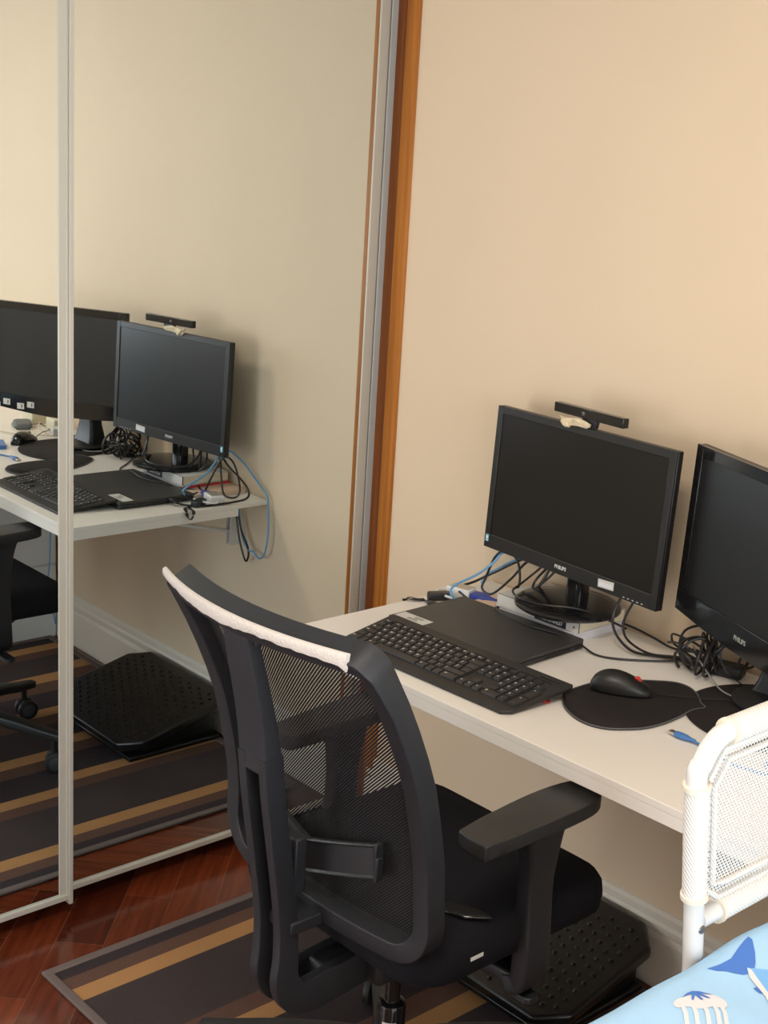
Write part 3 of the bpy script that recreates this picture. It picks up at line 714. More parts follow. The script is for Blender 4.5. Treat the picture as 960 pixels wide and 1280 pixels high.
bm = BM(); tube(bm, [(1.092, -.272, .764), (1.100, -.262, .760), (1.130, -.236, .760), (1.165, -.205, .760), (1.19, -.17, .7595), (1.20, -.13, .7595), (1.16, -.09, .757), (1.10, -.06, .757)], .0013, n=6, smooth_k=6)
o = obj('mouse_cable', bm, M_CABLE); tag(o, 'thin cable running from the red wheeled mouse toward the tangle', 'cable')
mouse('computer_mouse', 'dark mouse on the bare desk beyond the angled monitor, seen in the mirror', (1.44, -.245, H + .0003), math.radians(60), False)
bm = BM(); tube(bm, [(1.47, -.19, .757), (1.50, -.15, .765), (1.53, -.12, .760), (1.60, -.08, .754), (1.75, -.06, .7535)], .0016, n=6, smooth_k=6)
o = obj('mouse_cable', bm, M_CABLE); tag(o, 'cable of the dark mouse beyond the angled monitor', 'cable')

# ---------------------------------------------------------------- USB plug and other things on the right of the desk
def usb_plug(label, loc, rz, tail, mat_=M_USBB):
    t = thing('usb_cable', label, 'cable', loc, rz)
    bm = BM(); box(bm, -.030, -.017, -.006, .006, .003, .0075); obj('metal_shell', bm, M_METAL, t, bevel=.0006)
    bm = BM(); 
    for yy in (-.003, .003): box(bm, -.026, -.0235, yy - .001, yy + .001, .0073, .0077)
    obj('shell_window', bm, M_DARKGAP, t, smooth=False)
    bm = BM(); secs = [(-.017, .0075, .0045), (-.012, .0085, .005), (.002, .008, .005), (.012, .0045, .0035), (.022, .003, .003)]
    rs = []
    for x, wy, hz in secs: rs.append([bm.verts.new((x, wy * math.cos(a), .0052 + hz * math.sin(a))) for a in [2 * PI * k / 16 for k in range(16)]])
    for A, B in zip(rs[:-1], rs[1:]):
        for k in range(16): bm.faces.new((A[k], A[(k + 1) % 16], B[(k + 1) % 16], B[k]))
    bm.faces.new(rs[0][::-1]); bm.faces.new(rs[-1]); obj('grip', bm, mat_, t)
    bm = BM(); tube(bm, tail, .0023, n=8, smooth_k=6); obj('cord', bm, mat_, t)
    return t
usb_plug('blue usb plug with metal tip lying on the bare desk near the white guard', (1.236, -.380, H + .0003), math.radians(0), [(.020, 0, .005), (.05, -.006, .003), (.10, -.02, .0026), (.17, -.005, .0026), (.26, .03, .0026), (.34, .09, .0026)])
bm = BM(); box(bm, -.045, .045, -.014, .014, 0, .012); box(bm, -.040, .040, -.0145, -.0139, .003, .009, mi=1)
o = obj('usb_hub', bm, [M_USBB, M_DARKGAP], loc=(1.42, -.335, H + .0003), rot=(0, 0, math.radians(20)), bevel=.003); tag(o, 'flat blue usb hub beside the far mouse', 'usb hub')
# adapters and power strip at the wall
def adapter(label, loc, rz, s, m):
    t = thing('power_adapter', label, 'power adapter', loc, rz, 'cream adapters behind the angled monitor')
    bm = BM(); box(bm, -s[0] / 2, s[0] / 2, -s[1] / 2, s[1] / 2, 0, s[2]); obj('body', bm, m, t, bevel=.004, seg=3)
    bm = BM(); lathe(bm, [(.004, 0), (.003, .012)], 0, 0, 12, M=T(s[0] / 2, 0, s[2] / 2) @ Ry(PI / 2)); obj('strain_relief', bm, m, t)
adapter('square cream power adapter against the wall behind the angled monitor', (1.57, -.060, H + .0003), .1, (.07, .055, .040), M_SOCKET)
adapter('tall cream power adapter farther along the wall', (1.72, -.065, H + .0003), -.1, (.065, .06, .055), M_SOCKET)
adapter('small grey adapter lying in front of the cream ones', (1.50, -.10, H + .0003), .3, (.045, .035, .025), M_PLANT)
for i, (pp, lab) in enumerate([([(1.66, -.08, .756), (1.62, -.13, .754), (1.52, -.16, .754), (1.46, -.13, .757), (1.44, -.08, .754)], 'beige cable curling in front of the cream adapters'),
    ([(1.75, -.10, .756), (1.70, -.16, .754), (1.60, -.19, .754), (1.52, -.20, .757), (1.62, -.24, .754), (1.80, -.22, .7535)], 'beige cable looping over the bare desk end'),
    ([(1.60, -.09, .77), (1.58, -.12, .78), (1.54, -.14, .765), (1.50, -.13, .755)], 'short beige cable bent between two adapters')]):
    bm = BM(); tube(bm, pp, .002, n=6, smooth_k=8); o = obj('power_cable', bm, M_CGREY); tag(o, lab, 'cable')
pouch = BM(); prism(pouch, rrect(-.05, .05, -.03, .03, .02), 0, .02)
o = obj('pencil_pouch', pouch, mat('grey_cloth', (.16, .17, .17), .8), loc=(1.66, -.14, H + .0003), rot=(0, 0, .4), bevel=.008, seg=3); tag(o, 'small grey cloth pouch on the far part of the desk', 'pouch')
# blue cable hanging by the pedestal
bm = BM(); tube(bm, [(1.652, -.045, .715), (1.650, -.045, .5), (1.650, -.048, .3), (1.650, -.056, .2), (1.648, -.042, .12), (1.646, -.03, .05)], .0025, n=6, smooth_k=6)
o = obj('network_cable', bm, M_CBLUE); tag(o, 'blue cable hanging down beside the white drawer unit', 'cable')

# ---------------------------------------------------------------- cables around the first monitor
def cable(name, label, pts, r=.0024, m=M_CABLE, group=None, cat='cable', k=8):
    bm = BM(); tube(bm, pts, r, n=7, smooth_k=k); o = obj(name, bm, m); return tag(o, label, cat, group)
Zd = H + .003
cable('network_cable', 'light blue cable rising from the laptop to the monitor and hanging off the desk end', [(.517, -.214, .7685), (.512, -.222, .782), (.508, -.208, .795), (.520, -.150, .815), (.530, -.115, .838), (.536, -.095, .858), (.560, -.070, .868), (.580, -.045, .866),
    (.560, -.030, .858), (.527, -.016, .835), (.487, -.015, .811), (.449, -.012, .785), (.418, -.012, .764), (.408, -.016, .742), (.396, -.020, .675), (.405, -.022, .610), (.430, -.022, .585), (.460, -.022, .597), (.484, -.022, .597), (.515, -.022, .630), (.530, -.022, .690), (.533, -.022, .733)], .0026, M_CBLUE)
cable('power_cable', 'black power cable arching from the laptop plug past the wall to the monitor', [(.486, -.260, .760), (.468, -.245, .756), (.445, -.200, Zd), (.432, -.120, .756), (.434, -.068, .761), (.455, -.050, .778), (.490, -.050, .800), (.535, -.060, .828), (.575, -.060, .852), (.64, -.065, .885)], .0030)
cable('power_cable', 'tall black cable loop standing at the wall side of the desk end', [(.560, -.120, .757), (.580, -.085, .790), (.560, -.070, .840), (.524, -.070, .856), (.492, -.068, .835), (.468, -.068, .780), (.470, -.080, .757), (.51, -.09, .757), (.549, -.075, .80), (.575, -.062, .84), (.62, -.065, .87)], .0028)
cable('power_cable', 'black cable loop hanging below the desk end beside the blue one', [(.560, -.022, .733), (.548, -.022, .690), (.527, -.022, .618), (.500, -.022, .567), (.486, -.022, .567), (.484, -.022, .600), (.515, -.026, .650), (.545, -.026, .733)], .0028)
bm = BM(); prism(bm, rrect(-.026, .026, -.012, .012, .006), 0, .017); lathe(bm, [(.006, -.02), (.006, .0)], 0, 0, 12, M=T(.026, 0, .009) @ Ry(PI / 2))
o = obj('cable_coupler', bm, M_BLKPL, loc=(.462, -.205, H + .0003), rot=(0, 0, math.radians(62)), bevel=.003, seg=3); tag(o, 'black cable coupler lying by the desk end behind the laptop plug', 'connector')
# laptop plug
t = thing('power_plug', 'black rectangular laptop plug pushed into the laptop rear left side', 'plug', (.512, -.262, H + .004), math.radians(3))
bm = BM(); box(bm, -.022, .004, -.006, .006, .003, .013); obj('body', bm, M_BLKPL, t, bevel=.002)
bm = BM(); tube(bm, [(-.022, 0, .008), (-.034, .004, .007)], .0035, n=8); obj('strain_relief', bm, M_CABLE, t)
# VGA adapter and plug
t = thing('video_adapter', 'white and silver video adapter block lying behind the laptop', 'adapter', (.472, -.150, H + .0003), math.radians(14))
bm = BM(); box(bm, -.028, .030, -.019, .019, 0.0, .024); obj('body', bm, M_WHITE, t, bevel=.003)
bm = BM(); box(bm, -.022, .026, -.0145, .0145, .0241, .0247); obj('top_plate', bm, mat('warm_silver', (.55, .50, .42), .35, metal=.5), t, smooth=False)
bm = BM(); tube(bm, [(-.028, 0, .010), (-.045, -.010, .010), (-.040, -.035, .012), (-.012, -.050, .012), (.012, -.052, .011)], .0028, n=8, smooth_k=6); obj('cord', bm, M_WHITE, t)
t = thing('vga_plug', 'dark blue vga plug joined to the white video adapter', 'plug', (.5035, -.142, H + .0003), math.radians(14))
bm = BM(); rs = []
for x, wy, hz in ((0, .0165, .0075), (.012, .0165, .0078), (.028, .0140, .0072), (.040, .0085, .0060), (.052, .0045, .0045), (.060, .0040, .0040)):
    rs.append([bm.verts.new((x, p[0], .010 + p[1])) for p in rrect(-wy, wy, -hz, hz, min(wy, hz) * .6)])
for A, B in zip(rs[:-1], rs[1:]):
    for k_ in range(len(A)): bm.faces.new((A[k_], A[(k_ + 1) % len(A)], B[(k_ + 1) % len(A)], B[k_]))
bm.faces.new(rs[0][::-1]); bm.faces.new(rs[-1]); obj('hood', bm, M_VGA, t)
bm = BM()
for sy in (-.013, .013): tube(bm, [(.010, sy, .012), (.034, sy * .95, .012)], .0028, n=8)
obj('thumb_screw', bm, M_VGA, t)
cable('video_cable', 'black video cable from the blue plug up behind the monitor', [(.560, -.128, .760), (.585, -.120, .762), (.615, -.108, .775), (.635, -.090, .800), (.650, -.075, .840), (.660, -.068, .880)], .0034)
cable('video_cable', 'black cable looping low from the blue plug to the stand', [(.562, -.124, .759), (.590, -.135, .757), (.618, -.130, .765), (.632, -.105, .79), (.622, -.080, .815), (.640, -.062, .850), (.665, -.068, .885)], .0026)
cable('power_cable', 'black cable drooping from the monitor toward the wall side of the laptop', [(.500, -.185, .776), (.530, -.180, .764), (.575, -.175, .7575), (.622, -.150, .775), (.640, -.118, .800), (.662, -.092, .830), (.690, -.078, .870)], .0026)
cable('power_cable', 'black cable lying in a curve over the monitor foot', [(.660, -.072, .880), (.636, -.090, .845), (.628, -.130, .820), (.645, -.175, .8155), (.690, -.200, .8165), (.745, -.195, .8175), (.800, -.155, .8175), (.83, -.11, .800), (.85, -.05, .77)], .0024)
cable('power_cable', 'black cable crossing in front of the books and over the desk to the tangle', [(.560, -.050, .757), (.572, -.110, .757), (.600, -.172, .766), (.630, -.200, .7735), (.675, -.212, .7735), (.735, -.218, .7735), (.800, -.205, .7735), (.848, -.190, .762), (.885, -.188, Zd), (.925, -.170, Zd), (.975, -.115, Zd), (1.015, -.075, .757), (1.07, -.07, .76)], .0022)
cable('power_cable', 'black cable hanging from the monitor near its label, left of the pair', [(.880, -.095, .880), (.872, -.110, .850), (.868, -.122, .815), (.885, -.130, .785), (.925, -.125, .760), (.970, -.095, .757), (1.02, -.06, .758)], .0029)
cable('power_cable', 'black cable hanging from the monitor near its label, right of the pair', [(.905, -.090, .880), (.895, -.100, .845), (.885, -.108, .805), (.900, -.112, .775), (.945, -.100, .757), (.99, -.07, .757), (1.04, -.045, .760)], .0026)
cable('power_cable', 'black cable leaving the wall side of the books toward the tangle', [(.790, -.010, .762), (.850, -.020, .765), (.905, -.030, .763), (.96, -.035, .758), (1.03, -.045, .775), (1.06, -.06, .80)], .0026)
cable('thin_cable', 'thin grey cable falling from the tangle across the black round mat', [(1.040, -.090, .800), (1.070, -.110, .785), (1.110, -.125, .765), (1.160, -.150, .757), (1.230, -.150, .7595), (1.32, -.14, .7595), (1.40, -.12, .757)], .0016, mat('grey_cable', (.28, .28, .27), .4))
# hook and loop tie at the desk end
bm = BM(); pts = [(.452, -.245, .7535), (.420, -.240, .7525), (.395, -.262, .7525), (.380, -.280, .7525)]
o_pts = [(.385, -.246, .756), (.375, -.250, .751), (.372, -.262, .742), (.380, -.270, .748), (.392, -.262, .756)]
sweep(bm, crom([(.470, -.232, .7518), (.445, -.243, .7518), (.423, -.249, .7518), (.414, -.252, .750), (.410, -.256, .740), (.412, -.262, .731), (.418, -.268, .738), (.421, -.270, .7515), (.440, -.262, .7545), (.452, -.240, .7545)], 6), Vector((.3, .3, 1)), .009, .0014, rnd=.3)
o = obj('cable_tie', bm, M_RUBBER); tag(o, 'black fabric cable tie curled over the desk end edge', 'cable tie')
# tangle of black cables under the second monitor
rr = random.Random(12)
spots_ = ['nearest the wall', 'closest to the mouse pad', 'topmost', 'lowest', 'widest', 'tightest', 'upright', 'flattest', 'middle', 'reaching the stand neck', 'hidden deepest']
for i in range(11):
    c = Vector((1.050 + rr.uniform(-.035, .085), -.072 + rr.uniform(-.04, .03), .795 + rr.uniform(-.02, .025)))
    ax = Vector((rr.uniform(-1, 1), rr.uniform(-.7, .7), rr.uniform(-.35, .35))).normalized(); a0 = rr.uniform(0, 6)
    rad = rr.uniform(.026, .050)
    u = ax.orthogonal().normalized(); v = ax.cross(u); pts = []
    for k in range(15):
        a = a0 + k * 2 * PI / 8.5; r_ = rad * (1 + rr.uniform(-.15, .15)); p = c + u * math.cos(a) * r_ + v * math.sin(a) * r_ * .8 + ax * (k - 7) * .0018
        p.z = max(.754, p.z); p.y = min(-.006, p.y); pts.append(p)
    cable('tangled_cable', 'black loop of the cable tangle under the angled monitor', pts, rr.choice((.0022, .0026, .0030)), group='tangled black cables under the angled monitor', k=4)
bm = BM(); box(bm, -.040, .040, -.020, .020, 0, .024)
o = obj('power_brick', bm, M_BLKPL, loc=(1.09, -.055, H + .0003), rot=(0, 0, .3), bevel=.006, seg=3); tag(o, 'black power brick buried in the cable tangle', 'power adapter')

# ---------------------------------------------------------------- footrest
fr = thing('footrest', 'sloping black studded footrest standing on the rug under the desk', 'footrest', (.775, -.197, .0062), 0)
SLf = math.atan2(.086, .355)
Pf = T(0, -.180, .056) @ Rx(SLf)
c_ = .055
bm = BM()
o8 = [(-.245 + c_, 0), (.245 - c_, 0), (.245, c_), (.245, .36 - c_), (.245 - c_, .36), (-.245 + c_, .36), (-.245, .36 - c_), (-.245, c_)]
prism(bm, o8, -.028, 0, M=Pf)
plate = obj('foot_plate', bm, M_FOOT, fr, bevel=.008, seg=3)
bm = BM()
for i in range(17):
    for j in range(12):
        x = -.208 + i * .026; y = .026 + j * .028 + (.014 if i % 2 else 0)
        if y > .322 or abs(x) + max(0, .06 - y) > .235: continue
        lathe(bm, [(.0056, -.0005), (.0050, .0026), (.0022, .0046)], 0, 0, 10, M=Pf @ T(x, y, 0))
o = obj('studs', bm, M_FOOT, plate); o['kind'] = 'stuff'
bm = BM()
box(bm, -.215, .215, -.150, .150, 0.0, .014)
for sx_ in (-.2, .19): prism(bm, [(-.10, .012), (.14, .012), (.14, .095), (.0, .062)], 0, .012, M=T(sx_, 0, 0) @ Rz(PI / 2) @ Rx(PI / 2) @ T(0, 0, 0))
obj('floor_frame', bm, M_FOOT, fr, bevel=.004)

# ---------------------------------------------------------------- bed: cot bed with printed sheet
bed = thing('bed', 'white bed standing in the foreground at the right', 'bed', (1.662, -1.56, 0))
bm = BM(); box(bm, 0.012, 1.90, 0, .94, .47, .58); obj('bed_frame', bm, M_BED, bed, bevel=.006)
for lx in (.03, 1.83):
    for ly in (.02, .86):
        bm = BM(); box(bm, lx, lx + .05, ly, ly + .05, 0, .475); obj('leg', bm, M_BED, bed, bevel=.003)
bm = BM(); prism(bm, rrect(.012, 1.895, .005, .935, .03), .582, .755); obj('mattress', bm, M_WHITE, bed, bevel=.02, seg=4)
# sheet: fine grid with gentle wrinkles, print cut into the same mesh
SX0, SX1, SY0, SY1, SZ = -.004, 1.90, -.001, .941, .777
def shz(x, y):
    e = min(x - SX0, SX1 - x, y - SY0, SY1 - y)
    drop = 0.0 if e > .03 else .018 * (1 - e / .03) ** 2
    return SZ - drop + .0022 * math.sin(38 * y + 9 * x) * math.exp(-((x - .06) / .12) ** 2) + .0016 * math.sin(21 * x - 25 * y)
bm = BM(); nx, ny = 120, 70; G = []
for i in range(nx + 1):
    u = (i / nx) ** 1.6; x = SX0 + (SX1 - SX0) * u
    G.append([bm.verts.new((x, SY0 + (SY1 - SY0) * j / ny, 0)) for j in range(ny + 1)])
for i in range(nx + 1):
    for j in range(ny + 1): G[i][j].co.z = shz(G[i][j].co.x, G[i][j].co.y)
for i in range(nx):
    for j in range(ny): bm.faces.new((G[i][j], G[i + 1][j], G[i + 1][j + 1], G[i][j + 1]))
edge = [G[i][0] for i in range(nx + 1)] + [G[nx][j] for j in range(1, ny + 1)] + [G[i][ny] for i in range(nx - 1, -1, -1)] + [G[0][j] for j in range(ny - 1, 0, -1)]
low = [bm.verts.new((v.co.x, v.co.y, .56)) for v in edge]
for k in range(len(edge)): bm.faces.new((edge[k], edge[(k + 1) % len(edge)], low[(k + 1) % len(edge)], low[k]))
def decal(poly, mi, lift=.0006):
    """poly in world xy -> laid on the sheet"""
    lx = [(a - 1.662, b_ + 1.56) for a, b_ in poly]
    tb = bmesh.new(); vs = [tb.verts.new((a, b_, 0)) for a, b_ in lx]; tb.faces.new(vs)
    bmesh.ops.triangulate(tb, faces=tb.faces[:])
    bmesh.ops.subdivide_edges(tb, edges=tb.edges[:], cuts=3, use_grid_fill=True)
    mp = {}
    for v in tb.verts: mp[v] = bm.verts.new((v.co.x, v.co.y, shz(v.co.x, v.co.y) + lift))
    for f in tb.faces:
        g = bm.faces.new([mp[v] for v in f.verts]); g.material_index = mi
    tb.free()
def img(px, py, z=.777):
    d = F_ + R_ * ((px - 480) / 1707.68) + U_ * ((640 - py) / 1707.68); c = Vector((2.4523, -2.2232, 1.6655)); k = (z - c.z) / d.z
    p = c + d * k; return (p.x, p.y)
# print motifs: each outline is a fixed shape on the cloth (metres), traced once from the photo
def motif(pts, mi, lift=.0006, dx=0, dy=0, s=1.0, rot=0.0, c=None):
    P = pts
    if c is not None:
        ca, sa = math.cos(rot), math.sin(rot)
        P = [(c[0] + dx + s * ((a - c[0]) * ca - (b_ - c[1]) * sa), c[1] + dy + s * ((a - c[0]) * sa + (b_ - c[1]) * ca)) for a, b_ in P]
    P = [p for p in P]
    if all(1.664 < a < 3.55 and -1.555 < b_ < -.625 for a, b_ in P): decal(P, mi, lift)
def sm(pts, k=4): return [(p.x, p.y) for p in crom([Vector((*img(*q), 0)) for q in pts], k, True)]
TAIL = [img(*q) for q in [(884, 1208), (900, 1203), (914, 1197), (922, 1187), (930, 1178), (935, 1173.5), (940, 1178), (943.5, 1192), (944.5, 1203), (943.5, 1209.5), (934, 1208.5), (935.5, 1215), (930, 1216), (918, 1213.5), (908, 1211), (896, 1210.5)]]
BODY = [img(*q) for q in [(934, 1208.5), (945, 1210), (962, 1213), (985, 1222), (1000, 1240), (990, 1262), (975, 1262), (960, 1240), (945, 1224)]]
BELLY = [img(*q) for q in [(934, 1208.5), (940, 1212), (955, 1232), (972, 1256), (980, 1275), (970, 1274), (957, 1244), (944, 1228), (937, 1219)]]
FIN = [img(*q) for q in [(942, 1233), (946, 1231), (955, 1240), (950, 1239.5)]]
BELL = sm([(841, 1258), (846, 1252), (856, 1249), (866, 1243), (880, 1241.5), (893, 1245), (905, 1251), (909, 1259), (904, 1263), (890, 1262), (875, 1265), (858, 1262), (847, 1263)])
CAP = [img(*q) for q in [(852, 1250.5), (858, 1245), (865, 1241.5), (874, 1241.5), (892, 1245), (876, 1244.5), (888, 1250), (884, 1250.5), (873, 1246.5), (879, 1253), (876, 1253.5), (868.5, 1247), (866.5, 1254), (864, 1253.5), (864, 1246.5), (858, 1248)]]
TENT = [[img(x + o_ * 2.4, y) for x, y in ((a, 1261), (a + 4, 1270), (a + 6, 1282), (a + 10, 1296))] + [img(x + 5.5, y) for x, y in ((a + 10, 1296), (a + 6, 1282), (a + 4, 1270), (a, 1261))] for a, o_ in ((850, 0), (863, 0), (877, 0), (890, 0), (899, 0))]
HALF = [img(*q) for q in [(776, 1239), (790, 1236), (799, 1233.5), (801, 1240), (794, 1244.5), (784, 1246), (772, 1244)]]
HALFB = [img(*q) for q in [(797, 1234), (806, 1233), (808, 1240), (800, 1243)]]
c0 = (sum(p[0] for p in BELL) / len(BELL), sum(p[1] for p in BELL) / len(BELL)); c1 = TAIL[0]
for dx, dy, ro in ((0, 0, 0), (.34, -.12, .5), (.30, .22, -.6), (.62, .05, 1.4), (.9, .18, .3), (.95, -.25, -1), (1.3, -.05, .8)):
    if dx:
        motif(BELL, 3, .0006, dx, dy, 1, ro, c0); motif(CAP, 1, .0012, dx, dy, 1, ro, c0)
        for q in TENT: motif(q, 3, .0007, dx, dy, 1, ro, c0)
        motif(TAIL, 1, .0006, dx - .02, dy + .03, 1, ro, c1); motif(BODY, 2, .0006, dx - .02, dy + .03, 1, ro, c1); motif(BELLY, 3, .0012, dx - .02, dy + .03, 1, ro, c1)
motif(TAIL, 1); motif(BODY, 2, .0009); motif(BELLY, 3, .0014); motif(FIN, 1); motif(BELL, 3); motif(CAP, 1, .0012)
for q in TENT: motif(q, 3, .0008)
motif(HALF, 3); motif(HALFB, 2, .0009)
sh = raw('sheet', bm, [M_SHEET, M_SHB, M_SHL, M_SHW], bed); sh['label'] = 'light blue sheet printed with whales and jellyfish'
sh.data.shade_smooth()

# guard: white tube frame with net at the end of the bed
gd = thing('bed_guard', 'white tubular bed guard with open white net beside the desk', 'bed guard', (1.6440, -.98, 0))
gx = 0.0; gy0, gy1 = .018, .345; gt = .0125; zt_, zb_ = 1.046, .778
bm = BM()
def gs(z): return gy0 + .034 * (1.0 - z) / .22
path = [(gx, gs(.30), .30), (gx, gs(.6), .6), (gx, gs(.8), .8), (gx, gy0, zt_ - .055), (gx, gy0 + .006, zt_ - .030), (gx, gy0 + .022, zt_ - .010), (gx, gy0 + .048, zt_), (gx, gy0 + .10, zt_), (gx, gy1 - .048, zt_), (gx, gy1 - .022, zt_ - .010), (gx, gy1 - .006, zt_ - .030), (gx, gy1, zt_ - .055), (gx, gy1, .6), (gx, gy1, .30)]
tube(bm, path, gt, n=16, smooth_k=6); tube(bm, [(gx, gs(.31), .31), (gx, gy1, .31)], gt * .8, n=12)
obj('tube_frame', bm, M_TUBE, gd)
bm = BM(); tube(bm, [(gx, gs(.805) + .008, .805), (gx, gy1 - .008, .805)], gt * .95, n=16); obj('cross_tube', bm, M_TUBE, gd)
bm = BM(); lathe(bm, [(.0055, 0), (.0055, .0015), (.003, .003)], n=16, M=T(gt * .93, gs(.800), .800) @ Ry(PI / 2)); obj('rivet', bm, mat('dark_metal', (.25, .22, .2), .3, metal=1), gd)
zs0, zs1 = .842, .990
for q0, q1, e_ in (((gx, gs(zs0), zs0), (gx, gs(zs1), zs1), .0022), ((gx, gy0 + .052, zt_), (gx, gy1 - .05, zt_), .0035), ((gx, gs(.805) + .045, .805), (gx, gy1 - .03, .805), .003), ((gx, gy1, zs0), (gx, gy1, zs1), .0022)):
    bm = BM(); tube(bm, [q0, q1], gt + e_, n=20); obj('net_sleeve', bm, M_SLEEVE, gd)
for q0, q1 in (((gx, gs(zs0 - .003), zs0 - .003), (gx, gs(zs0 + .003), zs0 + .003)), ((gx, gs(zs1 - .003), zs1 - .003), (gx, gs(zs1 + .003), zs1 + .003)), ((gx, gy0 + .050, zt_), (gx, gy0 + .055, zt_)), ((gx, gs(.805) + .043, .805), (gx, gs(.805) + .048, .805))):
    bm = BM(); tube(bm, [q0, q1], gt + .0042, n=20); obj('sleeve_binding', bm, M_BEAD, gd)
# net panel: octagon with piped edge
a, b_ = gy0 + .017, gy1 - .017
octo = [(a + .024, zs0 + .004), (a, zs1 - .004), (a + .030, zt_ - .022), (b_ - .030, zt_ - .022), (b_, zs1 - .004), (b_, zs0 + .004), (b_ - .03, .822), (a + .056, .824)]
bm = BM(); vs = [bm.verts.new((gx, y, z)) for y, z in octo]; bm.faces.new(vs); raw('net_panel', bm, M_GNET, gd)
bm = BM(); tube(bm, [(gx, y, z) for y, z in octo], .0048, n=8, closed=True); 
inner = [(a + .040, zs0 + .006), (a + .018, zs1 - .008), (a + .040, zt_ - .036), (b_ - .040, zt_ - .036), (b_ - .016, zs1 - .010), (b_ - .016, zs0 + .010), (b_ - .036, .840), (a + .068, .842)]
tube(bm, [(gx + .002, y, z) for y, z in inner], .0040, n=8, closed=True)
obj('net_piping', bm, M_SLEEVE, gd)

# ---------------------------------------------------------------- office chair
CX, CY = .957, -.72
ch = thing('office_chair', 'black mesh office chair with armrests pulled up to the desk', 'chair', (CX, CY, 0.0062))
zf = -.0062
def cl(x, y, z): return Vector((x - CX, y - CY, z + zf))
YE = [(.47, -.902), (.50, -.908), (.55, -.913), (.60, -.915), (.65, -.917), (.70, -.925), (.75, -.936), (.80, -.948), (.85, -.967), (.90, -.989), (.95, -1.014), (1.0, -1.041), (1.05, -1.068)]
def ye(z):
    for (z0_, y0_), (z1_, y1_) in zip(YE[:-1], YE[1:]):
        if z <= z1_: t_ = (z - z0_) / (z1_ - z0_); return y0_ + (y1_ - y0_) * t_
    return YE[-1][1]
def conc(z): return .030 + .020 * max(0, min(1, (z - .5) / .5))
def yb(x, z): u = max(-1, min(1, (x - CX) / .255)); return ye(z) - conc(z) * (1 - u * u)
# frame loop (world x,z of the tube centre)
hw = .236
loop = []
def arc(cx, cz, r, a0, a1, n=7): return [(cx + r * math.cos(math.radians(a0 + (a1 - a0) * k / n)), cz + r * math.sin(math.radians(a0 + (a1 - a0) * k / n))) for k in range(n + 1)]
zt2, zb2 = 1.018, .512
loop += arc(CX + hw - .025, zt2 - .020, .020, 0, 90) + [(CX + hw * k / 8, zt2) for k in range(6, -7, -1)] + arc(CX - hw + .030, zt2 - .020, .020, 90, 180)
loop += [(CX - hw + .005 - .003 * math.sin(PI * k / 8), zt2 - .03 - (zt2 - zb2 - .09) * k / 9) for k in range(1, 9)]
loop += arc(CX - hw + .060, zb2 + .060, .060, 180, 270) + [(CX + (hw - .06) * k / 6, zb2) for k in range(-5, 6)] + arc(CX + hw - .060, zb2 + .060, .060, 270, 360)
loop += [(CX + hw - .002, zb2 + .06 + (zt2 - zb2 - .09) * k / 9) for k in range(1, 9)]
LP = [cl(x, yb(x, z), z) for x, z in loop]
def dwid(t_): return .034
bm = BM()
def slope_n(z): return Vector((0, 1, -(ye(z + .02) - ye(z - .02)) / .04)).normalized()
NR = [slope_n(min(z, 1.0)) for x, z in loop]
NL = len(LP)
def topness(t_):
    z = loop[min(NL - 1, int(round(t_ * (NL - 1))))][1]; return max(0, min(1, (z - .985) / .025))
sweep(bm, LP, NR, lambda t_: .033 - .012 * topness(t_), lambda t_: .036 + .010 * topness(t_), closed=True, rnd=.16)
frame = obj('back_frame', bm, M_CHPL, ch, ang=50)
# net
bm = BM(); gx_, gz_ = 28, 36; G = []
for i in range(gx_ + 1):
    x = CX - .222 + .444 * i / gx_
    G.append([bm.verts.new(cl(x, yb(x, z) + .010, z)) for z in [zb2 + .012 + (zt2 - zb2 - .02) * j / gz_ for j in range(gz_ + 1)]])
for i in range(gx_):
    for j in range(gz_): bm.faces.new((G[i][j], G[i + 1][j], G[i + 1][j + 1], G[i][j + 1]))
net = raw('back_net', bm, M_NET, ch); net.data.shade_smooth()
# white towel band wrapped along the rear of the top rail
bm = BM(); n = 40; ra = []
rr = random.Random(5)
jag = [rr.uniform(-.0018, .0018) for _ in range(n + 1)]
for k in range(n + 1):
    u = k / n; x = CX - .240 + .455 * u; z = zt2
    yy = yb(x, z) - .0235
    hgt = .011 + .009 * math.exp(-((u - .42) / .25) ** 2) + .008 * max(0, (u - .62) / .38) + jag[k] * .6 + (.006 if k == n else 0)
    top = zt2 + .0115
    ring = [(yy + .004, top - .0005), (yy + .001, top + .0008), (yy - .003, top - .001), (yy - .0045, top - .005), (yy - .004 - .002 * abs(jag[k]) * 300, top - hgt * .7), (yy - .003, top - hgt), (yy - .0002, top - hgt + .001), (yy + .003, top - .006)]
    ra.append([bm.verts.new(cl(x, a, b_)) for a, b_ in ring])
for A, B in zip(ra[:-1], ra[1:]):
    for k in range(8): bm.faces.new((A[k], A[(k + 1) % 8], B[(k + 1) % 8], B[k]))
bm.faces.new(ra[0][::-1]); bm.faces.new(ra[-1])
o = obj('top_band', bm, M_BANDW, ch, ang=70); o['label'] = 'worn white padded strip'
